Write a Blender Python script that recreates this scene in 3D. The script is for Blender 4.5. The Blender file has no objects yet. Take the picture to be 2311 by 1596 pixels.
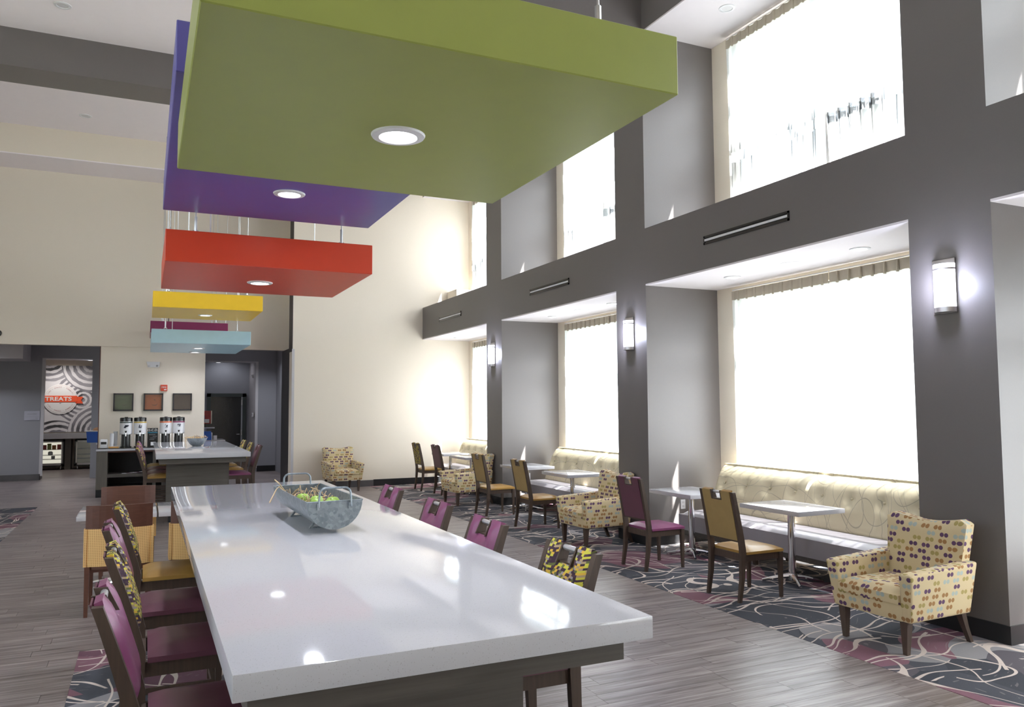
import bpy, bmesh, math, random
from mathutils import Vector, Matrix
random.seed(7)
PI = math.pi
C = bpy.context.scene.collection
sc = bpy.context.scene
R = math.radians

# ------------------------------------------------------------------ camera, world, exposure
cam_d = bpy.data.cameras.new('camera'); cam = bpy.data.objects.new('camera', cam_d); C.objects.link(cam)
cam_d.sensor_width = 36.0; cam_d.lens = 36.0*1776.163/2311.0; cam_d.clip_start = .05; cam_d.clip_end = 200
yaw, pitch, roll = .435807893, .0655720555, -.00592099949
fwd = Vector((math.sin(yaw)*math.cos(pitch), math.cos(yaw)*math.cos(pitch), math.sin(pitch)))
rt = Vector((math.cos(yaw), -math.sin(yaw), 0)); up = rt.cross(fwd)
r2 = rt*math.cos(roll)+up*math.sin(roll); u2 = -rt*math.sin(roll)+up*math.cos(roll)
cam.matrix_world = Matrix(((r2.x, u2.x, -fwd.x, 0), (r2.y, u2.y, -fwd.y, 0), (r2.z, u2.z, -fwd.z, 1.8), (0, 0, 0, 1)))
sc.camera = cam
w = bpy.data.worlds.new('world'); sc.world = w; w.use_nodes = True
bg = w.node_tree.nodes['Background']; bg.inputs[0].default_value = (.76, .87, 1.0, 1); bg.inputs[1].default_value = 1.7
sun_d = bpy.data.lights.new('sun', 'SUN'); sun_d.energy = 74; sun_d.angle = R(.6); sun_d.color = (1, .975, .985)
sun = bpy.data.objects.new('sun', sun_d); C.objects.link(sun)
sun.rotation_euler = Vector((-1, .5, -2.6)).to_track_quat('-Z', 'Y').to_euler()
sc.view_settings.view_transform = 'Standard'; sc.view_settings.look = 'None'
sc.view_settings.gamma = 1; sc.view_settings.use_curve_mapping = False
sc.view_settings.exposure = 1.42

# ------------------------------------------------------------------ helpers
def srgb(r, g, b):
    f = lambda c: (c/255/12.92) if c/255 <= .04045 else ((c/255+.055)/1.055)**2.4
    return (f(r), f(g), f(b), 1)

class NT:
    def __init__(s, name):
        s.m = bpy.data.materials.new(name); s.m.use_nodes = True; s.t = s.m.node_tree
        s.b = s.t.nodes['Principled BSDF']; s.out = s.t.nodes['Material Output']
    def n(s, kind, **kw):
        nd = s.t.nodes.new(kind)
        for k, v in kw.items():
            if k == 'ins':
                for kk, vv in v.items():
                    if isinstance(vv, bpy.types.NodeSocket): s.t.links.new(vv, nd.inputs[kk])
                    else: nd.inputs[kk].default_value = vv
            else: setattr(nd, k, v)
        return nd
    def math(s, op, a, b=None, c=None):
        nd = s.t.nodes.new('ShaderNodeMath'); nd.operation = op
        for i, v in enumerate((a, b, c)):
            if v is None: continue
            if isinstance(v, bpy.types.NodeSocket): s.t.links.new(v, nd.inputs[i])
            else: nd.inputs[i].default_value = v
        return nd.outputs[0]
    def mix(s, f, a, b, mode='MIX'):
        nd = s.t.nodes.new('ShaderNodeMix'); nd.data_type = 'RGBA'; nd.blend_type = mode
        for i, v in ((0, f), (6, a), (7, b)):
            if isinstance(v, bpy.types.NodeSocket): s.t.links.new(v, nd.inputs[i])
            else: nd.inputs[i].default_value = v
        return nd.outputs[2]
    def ramp(s, f, stops, const=False):
        nd = s.t.nodes.new('ShaderNodeValToRGB'); s.t.links.new(f, nd.inputs[0]); r = nd.color_ramp
        if const: r.interpolation = 'CONSTANT'
        while len(r.elements) < len(stops): r.elements.new(.5)
        for e, (p, c) in zip(r.elements, stops): e.position = p; e.color = c
        return nd.outputs[0]
    def obj(s): return s.n('ShaderNodeTexCoord').outputs['Object']
    def pos(s): return s.n('ShaderNodeNewGeometry').outputs['Position']
    def sep(s, v):
        nd = s.n('ShaderNodeSeparateXYZ', ins={0: v}); return nd.outputs
    def comb(s, x, y, z=0.0):
        return s.n('ShaderNodeCombineXYZ', ins={0: x, 1: y, 2: z}).outputs[0]
    def mapping(s, v, scale): return s.n('ShaderNodeMapping', ins={0: v, 'Scale': scale}).outputs[0]
    def noise(s, v, sc_, det=3, dist=0.0, rough=.5):
        return s.n('ShaderNodeTexNoise', ins={'Vector': v, 'Scale': sc_, 'Detail': det, 'Distortion': dist, 'Roughness': rough}).outputs[0]
    def base(s, c): s.link(c, 'Base Color')
    def link(s, v, name):
        if isinstance(v, bpy.types.NodeSocket): s.t.links.new(v, s.b.inputs[name])
        else: s.b.inputs[name].default_value = v
    def bump(s, h, st=.2, d=.002):
        nd = s.n('ShaderNodeBump', ins={'Height': h, 'Strength': st, 'Distance': d}); s.t.links.new(nd.outputs[0], s.b.inputs['Normal'])

def plain(name, col, rough=.6, metal=0, var=.06, scale=9, bump=0, bscale=300, coat=0, emit=None, estr=0):
    t = NT(name); c2 = tuple(min(1, c*(1-var*2)) for c in col[:3])+(1,)
    nz = t.noise(t.obj(), scale); t.base(t.mix(nz, c2, tuple(min(1, c*(1+var)) for c in col[:3])+(1,)))
    t.link(rough, 'Roughness'); t.link(metal, 'Metallic')
    if coat: t.link(coat, 'Coat Weight'); t.link(.15, 'Coat Roughness')
    if bump: t.bump(t.noise(t.obj(), bscale, 2), bump)
    if emit: t.link(emit, 'Emission Color'); t.link(estr, 'Emission Strength')
    return t.m

def mesh_from(bm, name, smooth=False):
    me = bpy.data.meshes.new(name)
    bmesh.ops.recalc_face_normals(bm, faces=bm.faces)
    bm.to_mesh(me); bm.free()
    if smooth:
        me.polygons.foreach_set('use_smooth', [True]*len(me.polygons))
        if smooth != 'all':
            try: me.set_sharp_from_angle(angle=R(38))
            except Exception: pass
    return me
def obj(name, bm, m, parent=None, smooth=False, label=None):
    me = mesh_from(bm, name, smooth)
    for mm in (m if isinstance(m, (list, tuple)) else [m]): me.materials.append(mm)
    o = bpy.data.objects.new(name, me); C.objects.link(o)
    if parent: o.parent = parent
    if label: o['label'] = label
    return o
def thing(name, label, cat, loc=(0, 0, 0), rz=0, group=None):
    o = bpy.data.objects.new(name, None); C.objects.link(o); o.location = loc; o.rotation_euler = (0, 0, rz)
    o.empty_display_size = .1
    o['label'] = label; o['category'] = cat
    if group: o['group'] = group
    return o
def tag(o, label, cat, group=None, kind=None):
    o['label'] = label; o['category'] = cat
    if group: o['group'] = group
    if kind: o['kind'] = kind
    return o
def struct(name, bm, m, parent=None, smooth=False):
    o = obj(name, bm, m, parent, smooth)
    if not parent: o['kind'] = 'structure'
    return o
def dup(root, loc, rz, label=None, group=None, swap=None):
    def cp(o, par):
        c = o.copy(); C.objects.link(c)
        if par: c.parent = par
        if swap and o.name.split('.')[0] in swap:
            c.data = o.data.copy(); c.data.materials.clear(); c.data.materials.append(swap[o.name.split('.')[0]])
        for ch in kids.get(o, []): cp(ch, c)
        return c
    kids = {}
    stack = [root]
    while stack:
        o = stack.pop(); kids[o] = list(o.children); stack += kids[o]
    r = cp(root, None); r.location = loc; r.rotation_euler = (0, 0, rz)
    if label: r['label'] = label
    if group: r['group'] = group
    return r

def NB(): return bmesh.new()
def hexa(bm, v, bevel=0, seg=2):
    """8 corners: bottom 4 (ccw) then top 4"""
    vs = [bm.verts.new(p) for p in v]
    fs = [bm.faces.new([vs[i] for i in q]) for q in ((3, 2, 1, 0), (4, 5, 6, 7), (0, 1, 5, 4), (1, 2, 6, 5), (2, 3, 7, 6), (3, 0, 4, 7))]
    if bevel:
        es = list({e for f in fs for e in f.edges})
        bmesh.ops.bevel(bm, geom=es, offset=bevel, segments=seg, affect='EDGES', profile=.6)
    return bm
def box(bm, x0, x1, y0, y1, z0, z1, bevel=0, seg=2):
    return hexa(bm, [(x0, y0, z0), (x1, y0, z0), (x1, y1, z0), (x0, y1, z0), (x0, y0, z1), (x1, y0, z1), (x1, y1, z1), (x0, y1, z1)], bevel, seg)
def B(x0, x1, y0, y1, z0, z1, bevel=0, seg=2): return box(NB(), x0, x1, y0, y1, z0, z1, bevel, seg)
def sweep(bm, pts):
    """rectangular sections (x,y,z,hx,hy) joined bottom to top"""
    prev = None
    for i, (x, y, z, hx, hy) in enumerate(pts):
        ring = [bm.verts.new((x+a*hx, y+b*hy, z)) for a, b in ((-1, -1), (1, -1), (1, 1), (-1, 1))]
        if prev:
            for k in range(4): bm.faces.new((prev[k], prev[(k+1) % 4], ring[(k+1) % 4], ring[k]))
        else: bm.faces.new(ring[::-1])
        prev = ring
    bm.faces.new(prev); return bm
def tube(bm, pts, r, seg=8, rr=None, closed=False):
    pts = [Vector(p) for p in pts]; rings = []
    n = len(pts); ref = None
    for i, p in enumerate(pts):
        if closed: d = (pts[(i+1) % n]-pts[i-1]).normalized()
        else: d = (pts[min(i+1, n-1)]-pts[max(i-1, 0)]).normalized()
        a = (ref - d*ref.dot(d)) if ref else (Vector((0, 0, 1)).cross(d) if abs(d.z) < .9 else Vector((1, 0, 0)).cross(d))
        a.normalize(); ref = a; b = d.cross(a); q = rr[i] if rr else r
        rings.append([bm.verts.new(p+(a*math.cos(2*PI*k/seg)+b*math.sin(2*PI*k/seg))*q) for k in range(seg)])
    m = n if closed else n-1
    for i in range(m):
        for k in range(seg):
            bm.faces.new((rings[i][k], rings[i][(k+1) % seg], rings[(i+1) % n][(k+1) % seg], rings[(i+1) % n][k]))
    if not closed: bm.faces.new(rings[0][::-1]); bm.faces.new(rings[-1])
    return bm
def lathe(bm, prof, seg=24, cx=0, cy=0, a0=0, a1=2*PI, cap=True):
    full = abs(a1-a0-2*PI) < 1e-6; n = seg if full else seg+1
    cols = []
    for k in range(n):
        a = a0+(a1-a0)*k/seg; cols.append([bm.verts.new((cx+r*math.cos(a), cy+r*math.sin(a), z)) for r, z in prof])
    for k in range(seg):
        A, Bc = cols[k], cols[(k+1) % n]
        for i in range(len(prof)-1): bm.faces.new((A[i], Bc[i], Bc[i+1], A[i+1]))
    if cap:
        for i in (0, -1):
            if prof[i][0] > 1e-5 and full: bm.faces.new([c[i] for c in cols])
    if not full and cap:
        bm.faces.new(cols[0]); bm.faces.new(cols[-1])
    bmesh.ops.remove_doubles(bm, verts=bm.verts, dist=1e-6)
    return bm
def pad(bm, us, vs, mask, front, back):
    """closed height-field slab from grid cells; front/back(u, v, d) with d the distance to the outline"""
    cells = {(i, j) for i in range(len(us)-1) for j in range(len(vs)-1) if mask(i, j)}
    cnt = {}
    for i, j in cells:
        for e in (((i, j), (i+1, j)), ((i+1, j), (i+1, j+1)), ((i+1, j+1), (i, j+1)), ((i, j+1), (i, j))):
            k = tuple(sorted(e)); cnt.setdefault(k, []).append(e)
    bnd = [v[0] for v in cnt.values() if len(v) == 1]
    segs = [((us[a[0]], vs[a[1]]), (us[b[0]], vs[b[1]])) for a, b in bnd]
    def dist(u, v):
        m = 9
        for (ax, ay), (bx, by) in segs:
            dx, dy = bx-ax, by-ay; t = max(0, min(1, ((u-ax)*dx+(v-ay)*dy)/(dx*dx+dy*dy)))
            m = min(m, math.hypot(u-ax-t*dx, v-ay-t*dy))
        return m
    F, K = {}, {}
    for i, j in cells:
        for p in ((i, j), (i+1, j), (i, j+1), (i+1, j+1)):
            if p not in F:
                u, v = us[p[0]], vs[p[1]]; d = dist(u, v)
                F[p] = bm.verts.new(front(u, v, d)); K[p] = bm.verts.new(back(u, v, d))
    for i, j in cells:
        q = ((i, j), (i+1, j), (i+1, j+1), (i, j+1))
        bm.faces.new([F[p] for p in q]); bm.faces.new([K[p] for p in reversed(q)])
    for a, b in bnd: bm.faces.new((F[b], F[a], K[a], K[b]))
    return bm
def lin(a, b, n): return [a+(b-a)*i/n for i in range(n+1)]
_fc = {}
def text_bm(body, size, depth=.002, mat=None, bm=None, bold=False):
    """text as mesh in XZ plane facing -Y, centred"""
    cu = bpy.data.curves.new('t', 'FONT'); cu.body = body; cu.size = size; cu.extrude = depth; cu.align_x = 'CENTER'; cu.align_y = 'CENTER'
    if bold: cu.offset = size*.025
    cu.resolution_u = 3
    o = bpy.data.objects.new('t', cu); me = o.to_mesh()
    bm = bm or NB(); n0 = len(bm.verts); bm.from_mesh(me); bm.verts.ensure_lookup_table()
    M = (mat or Matrix()) @ Matrix.Rotation(PI/2, 4, 'X')
    for v in bm.verts[n0:]: v.co = M @ v.co
    o.to_mesh_clear(); bpy.data.objects.remove(o); bpy.data.curves.remove(cu)
    return bm

# ------------------------------------------------------------------ materials
def wall_mat(name, col, rough=.75):
    t = NT(name); p = t.pos(); s = t.sep(p)
    a = t.noise(t.mapping(p, (60, 60, 900)), 1, 2); b = t.noise(t.mapping(p, (700, 700, 40)), 1, 2)
    f = t.math('ADD', t.math('MULTIPLY', a, .5), t.math('MULTIPLY', b, .5))
    t.base(t.mix(f, tuple(c*.86 for c in col[:3])+(1,), tuple(min(1, c*1.12) for c in col[:3])+(1,)))
    t.link(rough, 'Roughness'); t.bump(f, .15, .001); return t.m
M = {}
M['taupe'] = wall_mat('taupe_wallcovering', (.152, .136, .130, 1), .42)
M['grey'] = wall_mat('grey_wallcovering', (.28, .28, .30, 1), .5)
M['cream'] = wall_mat('cream_wallcovering', (.80, .715, .60, 1), .7)
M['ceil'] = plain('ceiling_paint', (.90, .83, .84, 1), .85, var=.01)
M['trimlight'] = plain('light_corner_guard', (.55, .53, .54, 1), .5, var=.02)
M['trimdark'] = plain('dark_trim', (.035, .03, .03, 1), .5, var=.05)
M['basetile'] = plain('grey_base_tile', (.10, .095, .095, 1), .4, var=.15, scale=4)
M['blackbase'] = plain('black_rubber_base', (.012, .012, .013, 1), .45, var=.1)
M['grout'] = plain('grout', (.055, .05, .048, 1), .9)
M['outdoor'] = plain('outdoor_paving', (.06, .065, .05, 1), .9, var=.05, scale=2)
M['white'] = plain('white_plastic', (.72, .71, .72, 1), .35, var=.01)
M['blackp'] = plain('black_plastic', (.012, .012, .012, 1), .25, var=.05, coat=.4)
M['chrome'] = plain('chrome', (.78, .78, .80, 1), .12, 1, var=.02)
M['steel'] = plain('brushed_steel', (.55, .54, .54, 1), .32, 1, var=.05)
M['barsteel'] = plain('polished_bar_steel', (.75, .75, .77, 1), .28, .75, var=.02)
M['nickel'] = plain('satin_nickel', (.45, .42, .41, 1), .35, .9, var=.05)
M['aluminium'] = plain('window_frame_metal', (.35, .35, .36, 1), .4, .3, var=.05)

def plank_mat():
    t = NT('wood_look_plank'); g = t.n('ShaderNodeNewGeometry'); p = g.outputs['Position']
    rnd = t.math('FRACT', t.math('ADD', g.outputs['Random Per Island'], t.n('ShaderNodeObjectInfo').outputs['Random']))
    off = t.comb(t.math('MULTIPLY', rnd, 37.0), t.math('MULTIPLY', rnd, 91.0))
    v = t.n('ShaderNodeVectorMath', operation='ADD', ins={0: p, 1: off}).outputs[0]
    n1 = t.noise(t.mapping(v, (1.3, 26, 1)), 1.0, 4, .6); n2 = t.noise(t.mapping(v, (5, 130, 1)), 1.0, 3)
    f = t.math('ADD', t.math('MULTIPLY', n1, .65), t.math('MULTIPLY', n2, .35))
    c = t.ramp(f, [(.30, srgb(78, 68, 65)), (.45, srgb(120, 109, 106)), (.58, srgb(152, 142, 140)), (.74, srgb(184, 175, 173))])
    t.base(t.mix(.55, c, t.ramp(rnd, [(0, (.62, .60, .60, 1)), (1, (1.0, .97, .95, 1))]), 'MULTIPLY'))
    t.link(.38, 'Roughness'); t.bump(n2, .1, .001); return t.m
M['plank'] = plank_mat()

def carpet_mat():
    t = NT('swirl_carpet'); p = t.pos()
    warp = t.n('ShaderNodeTexNoise', ins={'Vector': p, 'Scale': .9, 'Detail': 1}).outputs['Color']
    v = t.n('ShaderNodeVectorMath', operation='MULTIPLY_ADD', ins={0: warp, 1: (1.3, 1.3, 0), 2: p}).outputs[0]
    vx = t.sep(v); lines = None
    nz = t.noise(p, 1.1, 1)
    for k, (cx_, cy_, sx_, sy_, fq, ph_, ms) in enumerate(((5.6, 4.6, 1.0, .45, 3.1, .2, .9), (4.9, 8.2, .55, 1.0, 3.6, .5, 1.1), (6.2, 11.5, 1.0, .6, 2.9, .1, .8), (5.0, 1.5, .8, .8, 3.3, .7, .8), (5.5, 15.2, .7, 1.0, 3.0, .3, 1.0), (-.3, 5.0, .9, .6, 3.4, .4, .9))):
        dx = t.math('MULTIPLY', t.math('SUBTRACT', vx[0], cx_), sx_); dy = t.math('MULTIPLY', t.math('SUBTRACT', vx[1], cy_), sy_)
        rr = t.math('SQRT', t.math('ADD', t.math('MULTIPLY', dx, dx), t.math('MULTIPLY', dy, dy)))
        rr = t.math('ADD', rr, t.math('MULTIPLY', t.noise(t.n('ShaderNodeVectorMath', operation='ADD', ins={0: p, 1: (k*5.1, k*3.3, k)}).outputs[0], .7, 1), .9))
        fr_ = t.math('FRACT', t.math('ADD', t.math('MULTIPLY', rr, fq), ph_))
        wd = t.math('MULTIPLY_ADD', t.noise(p, 2.3, 1), .075, -.012)
        ln = t.math('LESS_THAN', t.math('ABSOLUTE', t.math('SUBTRACT', fr_, .5)), wd)
        ms_ = t.math('GREATER_THAN', t.noise(t.n('ShaderNodeVectorMath', operation='ADD', ins={0: p, 1: (k*9.1, k*7.3, k*2)}).outputs[0], ms, 1), .47)
        ln = t.math('MULTIPLY', ln, ms_)
        lines = ln if lines is None else t.math('MAXIMUM', lines, ln)
    vor = t.n('ShaderNodeTexVoronoi', ins={'Vector': v, 'Scale': 1.9}).outputs['Color']
    vs = t.sep(vor)[0]
    base = t.ramp(vs, [(0, srgb(58, 60, 68)), (.30, srgb(112, 74, 88)), (.46, srgb(72, 74, 82)), (.64, srgb(134, 92, 104)), (.78, srgb(92, 86, 92)), (.88, srgb(146, 142, 144))], True)
    fuzz = t.noise(p, 260, 2); base = t.mix(t.math('MULTIPLY', fuzz, .5), base, t.mix(.5, base, (.02, .02, .025, 1)))
    streak = t.math('GREATER_THAN', t.noise(t.mapping(v, (4, 14, 1)), 2, 3), .66)
    base = t.mix(t.math('MULTIPLY', streak, .35), base, srgb(150, 140, 140))
    t.base(t.mix(lines, base, srgb(205, 190, 180))); t.link(.95, 'Roughness')
    t.bump(t.noise(p, 400, 1), .5, .004); return t.m
M['carpet'] = carpet_mat()

def quartz_mat():
    t = NT('white_quartz'); v = t.obj()
    n = t.noise(v, 230, 1); sp = t.math('GREATER_THAN', n, .69)
    c = t.mix(t.math('MULTIPLY', sp, .45), (.55, .54, .565, 1), (.27, .24, .23, 1))
    t.base(t.mix(t.math('MULTIPLY', t.noise(v, 3), .1), c, (.5, .5, .53, 1))); t.link(.07, 'Roughness'); t.link(.55, 'Specular IOR Level'); return t.m
M['quartz'] = quartz_mat()
def laminate(name, a, b, axis=0):
    t = NT(name); v = t.obj(); sc_ = [60, 60, 60]; sc_[axis] = 2.0
    n = t.noise(t.mapping(v, tuple(sc_)), 1, 4, .3); n2 = t.noise(v, 3, 2)
    t.base(t.mix(t.math('ADD', t.math('MULTIPLY', n, .8), t.math('MULTIPLY', n2, .2)), a, b)); t.link(.45, 'Roughness'); t.bump(n, .1, .001); return t.m
M['lam'] = laminate('grey_brown_laminate', (.045, .039, .033, 1), (.15, .13, .11, 1))
M['lamv'] = laminate('grey_brown_laminate_vertical', (.07, .062, .052, 1), (.20, .175, .145, 1), 2)
M['walnut'] = laminate('dark_walnut', (.036, .024, .018, 1), (.108, .068, .048, 1), 2)
M['redwood'] = laminate('red_brown_wood', (.075, .027, .017, 1), (.17, .066, .04, 1), 0)
M['plum'] = plain('plum_vinyl', (.24, .062, .15, 1), .34, var=.08, scale=14, bump=.08, bscale=500, coat=.15)
M['plumdark'] = plain('aubergine_vinyl', (.13, .045, .068, 1), .42, var=.08, bump=.08, bscale=500)
M['mustard'] = plain('mustard_vinyl', (.42, .24, .06, 1), .36, var=.08, scale=10, bump=.08, bscale=500, coat=.15)
M['olive'] = plain('olive_back_vinyl', (.38, .255, .095, 1), .5, var=.08, bump=.08, bscale=500)
M['brownv'] = plain('brown_plum_vinyl', (.15, .08, .075, 1), .35, var=.08, bump=.05, bscale=500, coat=.1)
M['greyvinyl'] = plain('grey_banquette_vinyl', (.33, .305, .325, 1), .42, var=.03, bump=.05)
M['beigehdr'] = plain('beige_curtain_heading', (.50, .44, .35, 1), .8, var=.05)

def brickfab():
    t = NT('pixel_weave_fabric'); s = t.sep(t.obj())
    v = t.math('ADD', t.math('MULTIPLY', s[2], 115.0), t.math('MULTIPLY', s[1], 35.0)); row = t.math('FLOOR', v)
    rn = t.n('ShaderNodeTexWhiteNoise', noise_dimensions='1D', ins={'W': row}).outputs[0]
    u = t.math('FLOOR', t.math('ADD', t.math('MULTIPLY', s[0], 50.0), t.math('MULTIPLY', rn, 7.0)))
    wn = t.n('ShaderNodeTexWhiteNoise', noise_dimensions='2D', ins={'Vector': t.comb(u, row)}).outputs[0]
    t.base(t.ramp(wn, [(0, srgb(58, 36, 52)), (.27, srgb(196, 186, 66)), (.5, srgb(168, 142, 108)), (.62, srgb(96, 100, 52)), (.74, srgb(150, 140, 140)), (.82, srgb(74, 48, 60)), (.92, srgb(210, 168, 60))], True))
    t.link(.85, 'Roughness'); t.bump(t.noise(t.obj(), 500, 1), .3, .002); return t.m
M['pixel'] = brickfab()
def dotfab():
    t = NT('dotted_armchair_fabric'); tc = t.n('ShaderNodeTexCoord'); s = t.sep(tc.outputs['Object']); n = t.sep(tc.outputs['Normal'])
    ax = t.math('GREATER_THAN', t.math('ABSOLUTE', n[0]), .72); az = t.math('GREATER_THAN', t.math('ABSOLUTE', n[2]), .72)
    u = t.math('ADD', t.math('MULTIPLY', s[1], ax), t.math('MULTIPLY', s[0], t.math('SUBTRACT', 1.0, ax)))
    v = t.math('ADD', t.math('MULTIPLY', s[1], az), t.math('MULTIPLY', s[2], t.math('SUBTRACT', 1.0, az)))
    cv = t.math('MULTIPLY', v, 1/.048); row = t.math('FLOOR', cv)
    rn = t.n('ShaderNodeTexWhiteNoise', noise_dimensions='1D', ins={'W': t.math('ADD', row, 3.3)}).outputs[0]
    cu = t.math('ADD', t.math('MULTIPLY', u, 1/.036), t.math('MULTIPLY', rn, 9.0)); ci = t.math('FLOOR', cu)
    pr = t.math('FLOOR', t.math('MULTIPLY', ci, 1/3.0))
    wn = t.n('ShaderNodeTexWhiteNoise', noise_dimensions='2D', ins={'Vector': t.comb(pr, row)}).outputs[0]
    third = t.math('GREATER_THAN', t.math('SUBTRACT', ci, t.math('MULTIPLY', pr, 3.0)), 1.5)
    fx = t.math('SUBTRACT', t.math('FRACT', cu), .5); fy = t.math('MULTIPLY', t.math('SUBTRACT', t.math('FRACT', cv), .5), 1.38)
    d = t.math('SQRT', t.math('ADD', t.math('MULTIPLY', fx, fx), t.math('MULTIPLY', fy, fy)))
    dot = t.math('MULTIPLY', t.math('LESS_THAN', d, .47), t.math('MULTIPLY', t.math('SUBTRACT', 1.0, third), t.math('GREATER_THAN', wn, .12)))
    col = t.ramp(wn, [(0, srgb(96, 66, 96)), (.42, srgb(160, 118, 72)), (.66, srgb(168, 150, 92)), (.84, srgb(170, 178, 170))], True)
    t.base(t.mix(dot, srgb(208, 188, 148), col)); t.link(.9, 'Roughness'); t.bump(t.noise(tc.outputs['Object'], 600, 1), .25, .002); return t.m
M['dots'] = dotfab()
def linefab():
    t = NT('cream_scribble_fabric'); v = t.obj(); ln = None
    for sd in (1.0, 7.0, 13.0):
        n = t.noise(t.n('ShaderNodeVectorMath', operation='ADD', ins={0: v, 1: (sd, sd*2, sd)}).outputs[0], 1.1, .2)
        k = t.math('LESS_THAN', t.math('ABSOLUTE', t.math('SUBTRACT', t.math('FRACT', t.math('MULTIPLY', n, 8.0)), .5)), .014)
        ln = k if ln is None else t.math('MAXIMUM', ln, k)
    t.base(t.mix(t.math('MULTIPLY', ln, .45), srgb(206, 194, 164), srgb(120, 110, 104))); t.link(.6, 'Roughness'); return t.m
M['scribble'] = linefab()
def canemat():
    t = NT('woven_cane'); s = t.sep(t.obj())
    a = t.math('SINE', t.math('MULTIPLY', s[0], 430.0)); b = t.math('SINE', t.math('MULTIPLY', s[2], 430.0))
    f = t.math('ADD', t.math('MULTIPLY', t.math('MAXIMUM', a, b), .5), .5)
    t.base(t.mix(f, srgb(190, 130, 70), srgb(255, 212, 142))); t.link(.7, 'Roughness'); t.bump(f, .4, .002); return t.m
M['cane'] = canemat(); M['tanseat'] = plain('tan_seat_vinyl', (.38, .24, .12, 1), .4, var=.06)
def galv():
    t = NT('galvanized_metal'); v = t.obj(); vo = t.n('ShaderNodeTexVoronoi', ins={'Vector': v, 'Scale': 55}).outputs['Color']
    f = t.math('ADD', t.math('MULTIPLY', t.sep(vo)[0], .6), t.math('MULTIPLY', t.noise(v, 30), .5))
    t.base(t.mix(f, (.16, .19, .21, 1), (.36, .40, .43, 1))); t.link(.42, 'Roughness'); t.link(.75, 'Metallic'); return t.m
M['galv'] = galv()
def sheer():
    t = NT('sheer_curtain_cloth'); tr = t.n('ShaderNodeBsdfTransparent', ins={0: (.97, .97, .97, 1)}); tl = t.n('ShaderNodeBsdfTranslucent', ins={0: (.52, .545, .58, 1)})
    df = t.n('ShaderNodeBsdfDiffuse', ins={0: (.78, .75, .70, 1)})
    m1 = t.n('ShaderNodeMixShader', ins={0: .42, 1: tl.outputs[0], 2: df.outputs[0]})
    n = t.noise(t.mapping(t.obj(), (300, 300, 300)), 1, 1)
    fc = t.math('SUBTRACT', 1.0, t.n('ShaderNodeLayerWeight', ins={0: .5}).outputs['Facing'])
    m2 = t.n('ShaderNodeMixShader', ins={0: t.math('MULTIPLY', t.math('POWER', fc, 1.3), .13), 1: m1.outputs[0], 2: tr.outputs[0]})
    t.t.links.new(m2.outputs[0], t.out.inputs[0]); return t.m
M['sheer'] = sheer()
def glass():
    t = NT('window_glass'); tr = t.n('ShaderNodeBsdfTransparent', ins={0: (.96, .98, .97, 1)}); gl = t.n('ShaderNodeBsdfGlossy', ins={0: (1, 1, 1, 1), 'Roughness': .02})
    m = t.n('ShaderNodeMixShader', ins={0: .05, 1: tr.outputs[0], 2: gl.outputs[0]})
    t.t.links.new(m.outputs[0], t.out.inputs[0]); return t.m
M['glass'] = glass()
def emis(name, col, s): return plain(name, col, .4, var=0, emit=col, estr=s)
M['lens'] = emis('lit_lens', (.95, .97, 1, 1), 3.5)
M['lensoff'] = plain('unlit_lens', (.62, .60, .60, 1), .5, var=.01)
M['sconceglass'] = emis('lit_sconce_glass', (.84, .88, 1, 1), 2.2)
PAN = dict(green=(.30, .335, .075, 1), purple=(.105, .09, .36, 1), red=(.66, .055, .018, 1), yellow=(.95, .60, .03, 1), blue=(.42, .62, .72, 1), magenta=(.22, .02, .085, 1))

# ------------------------------------------------------------------ setting
CEIL = 7.28; XW = 5.857; XA = 7.02; ZB0, ZB1, ZS = 3.34, 4.09, 6.72
COLS = [(-5.4, -5.0), (-.72, 0.0), (3.85, 4.57), (8.455, 9.16), (13.02, 13.715)]
YB = 17.53
bm = NB()
for a, b in COLS: box(bm, XW, XA, a, b, 0, CEIL)
for i in range(len(COLS)):
    a = COLS[i][1]; b = COLS[i+1][0] if i+1 < len(COLS) else YB
    box(bm, XW, XA, a, b, ZB0+.02, ZB1); box(bm, XW, XA, a, b, ZS+.02, CEIL)
struct('wall_right', bm, M['taupe'])
bm = NB(); bm2 = NB()
BAYS = []
for i in range(len(COLS)):
    a = COLS[i][1]; b = COLS[i+1][0] if i+1 < len(COLS) else YB; BAYS.append((a, b))
    box(bm, XW, XA, a, b, ZB0, ZB0+.02); box(bm, XW, XA, a, b, ZS, ZS+.02)
    # cream window wall with two openings
    for y0, y1 in ((a-.36 if i else a, a+.38), (b-.35, b+.36 if i < len(COLS)-1 else b)):
        box(bm2, XA, XA+.12, y0, y1, 0, CEIL)
    for z0, z1 in ((0, .55), (3.2, 4.3), (6.58, CEIL)): box(bm2, XA, XA+.12, a+.38, b-.35, z0, z1)
struct('ceiling_alcoves', bm, plain('alcove_ceiling_dimmed', (.70, .65, .66, 1), .85, var=.01)); struct('wall_windows', bm2, M['cream'])  # alcoves: ceiling paint darkened in colour to tone down the window light there

# main ceiling and cross beams
struct('ceiling', B(-7, XA, -5.4, YB+1.3, CEIL, CEIL+.2), M['ceil'])
bm = NB()
for a, b in COLS[1:]: box(bm, -7, XW, a, b, ZS, CEIL)
struct('ceiling', bm, M['taupe']).name = 'ceiling_beams'
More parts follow.
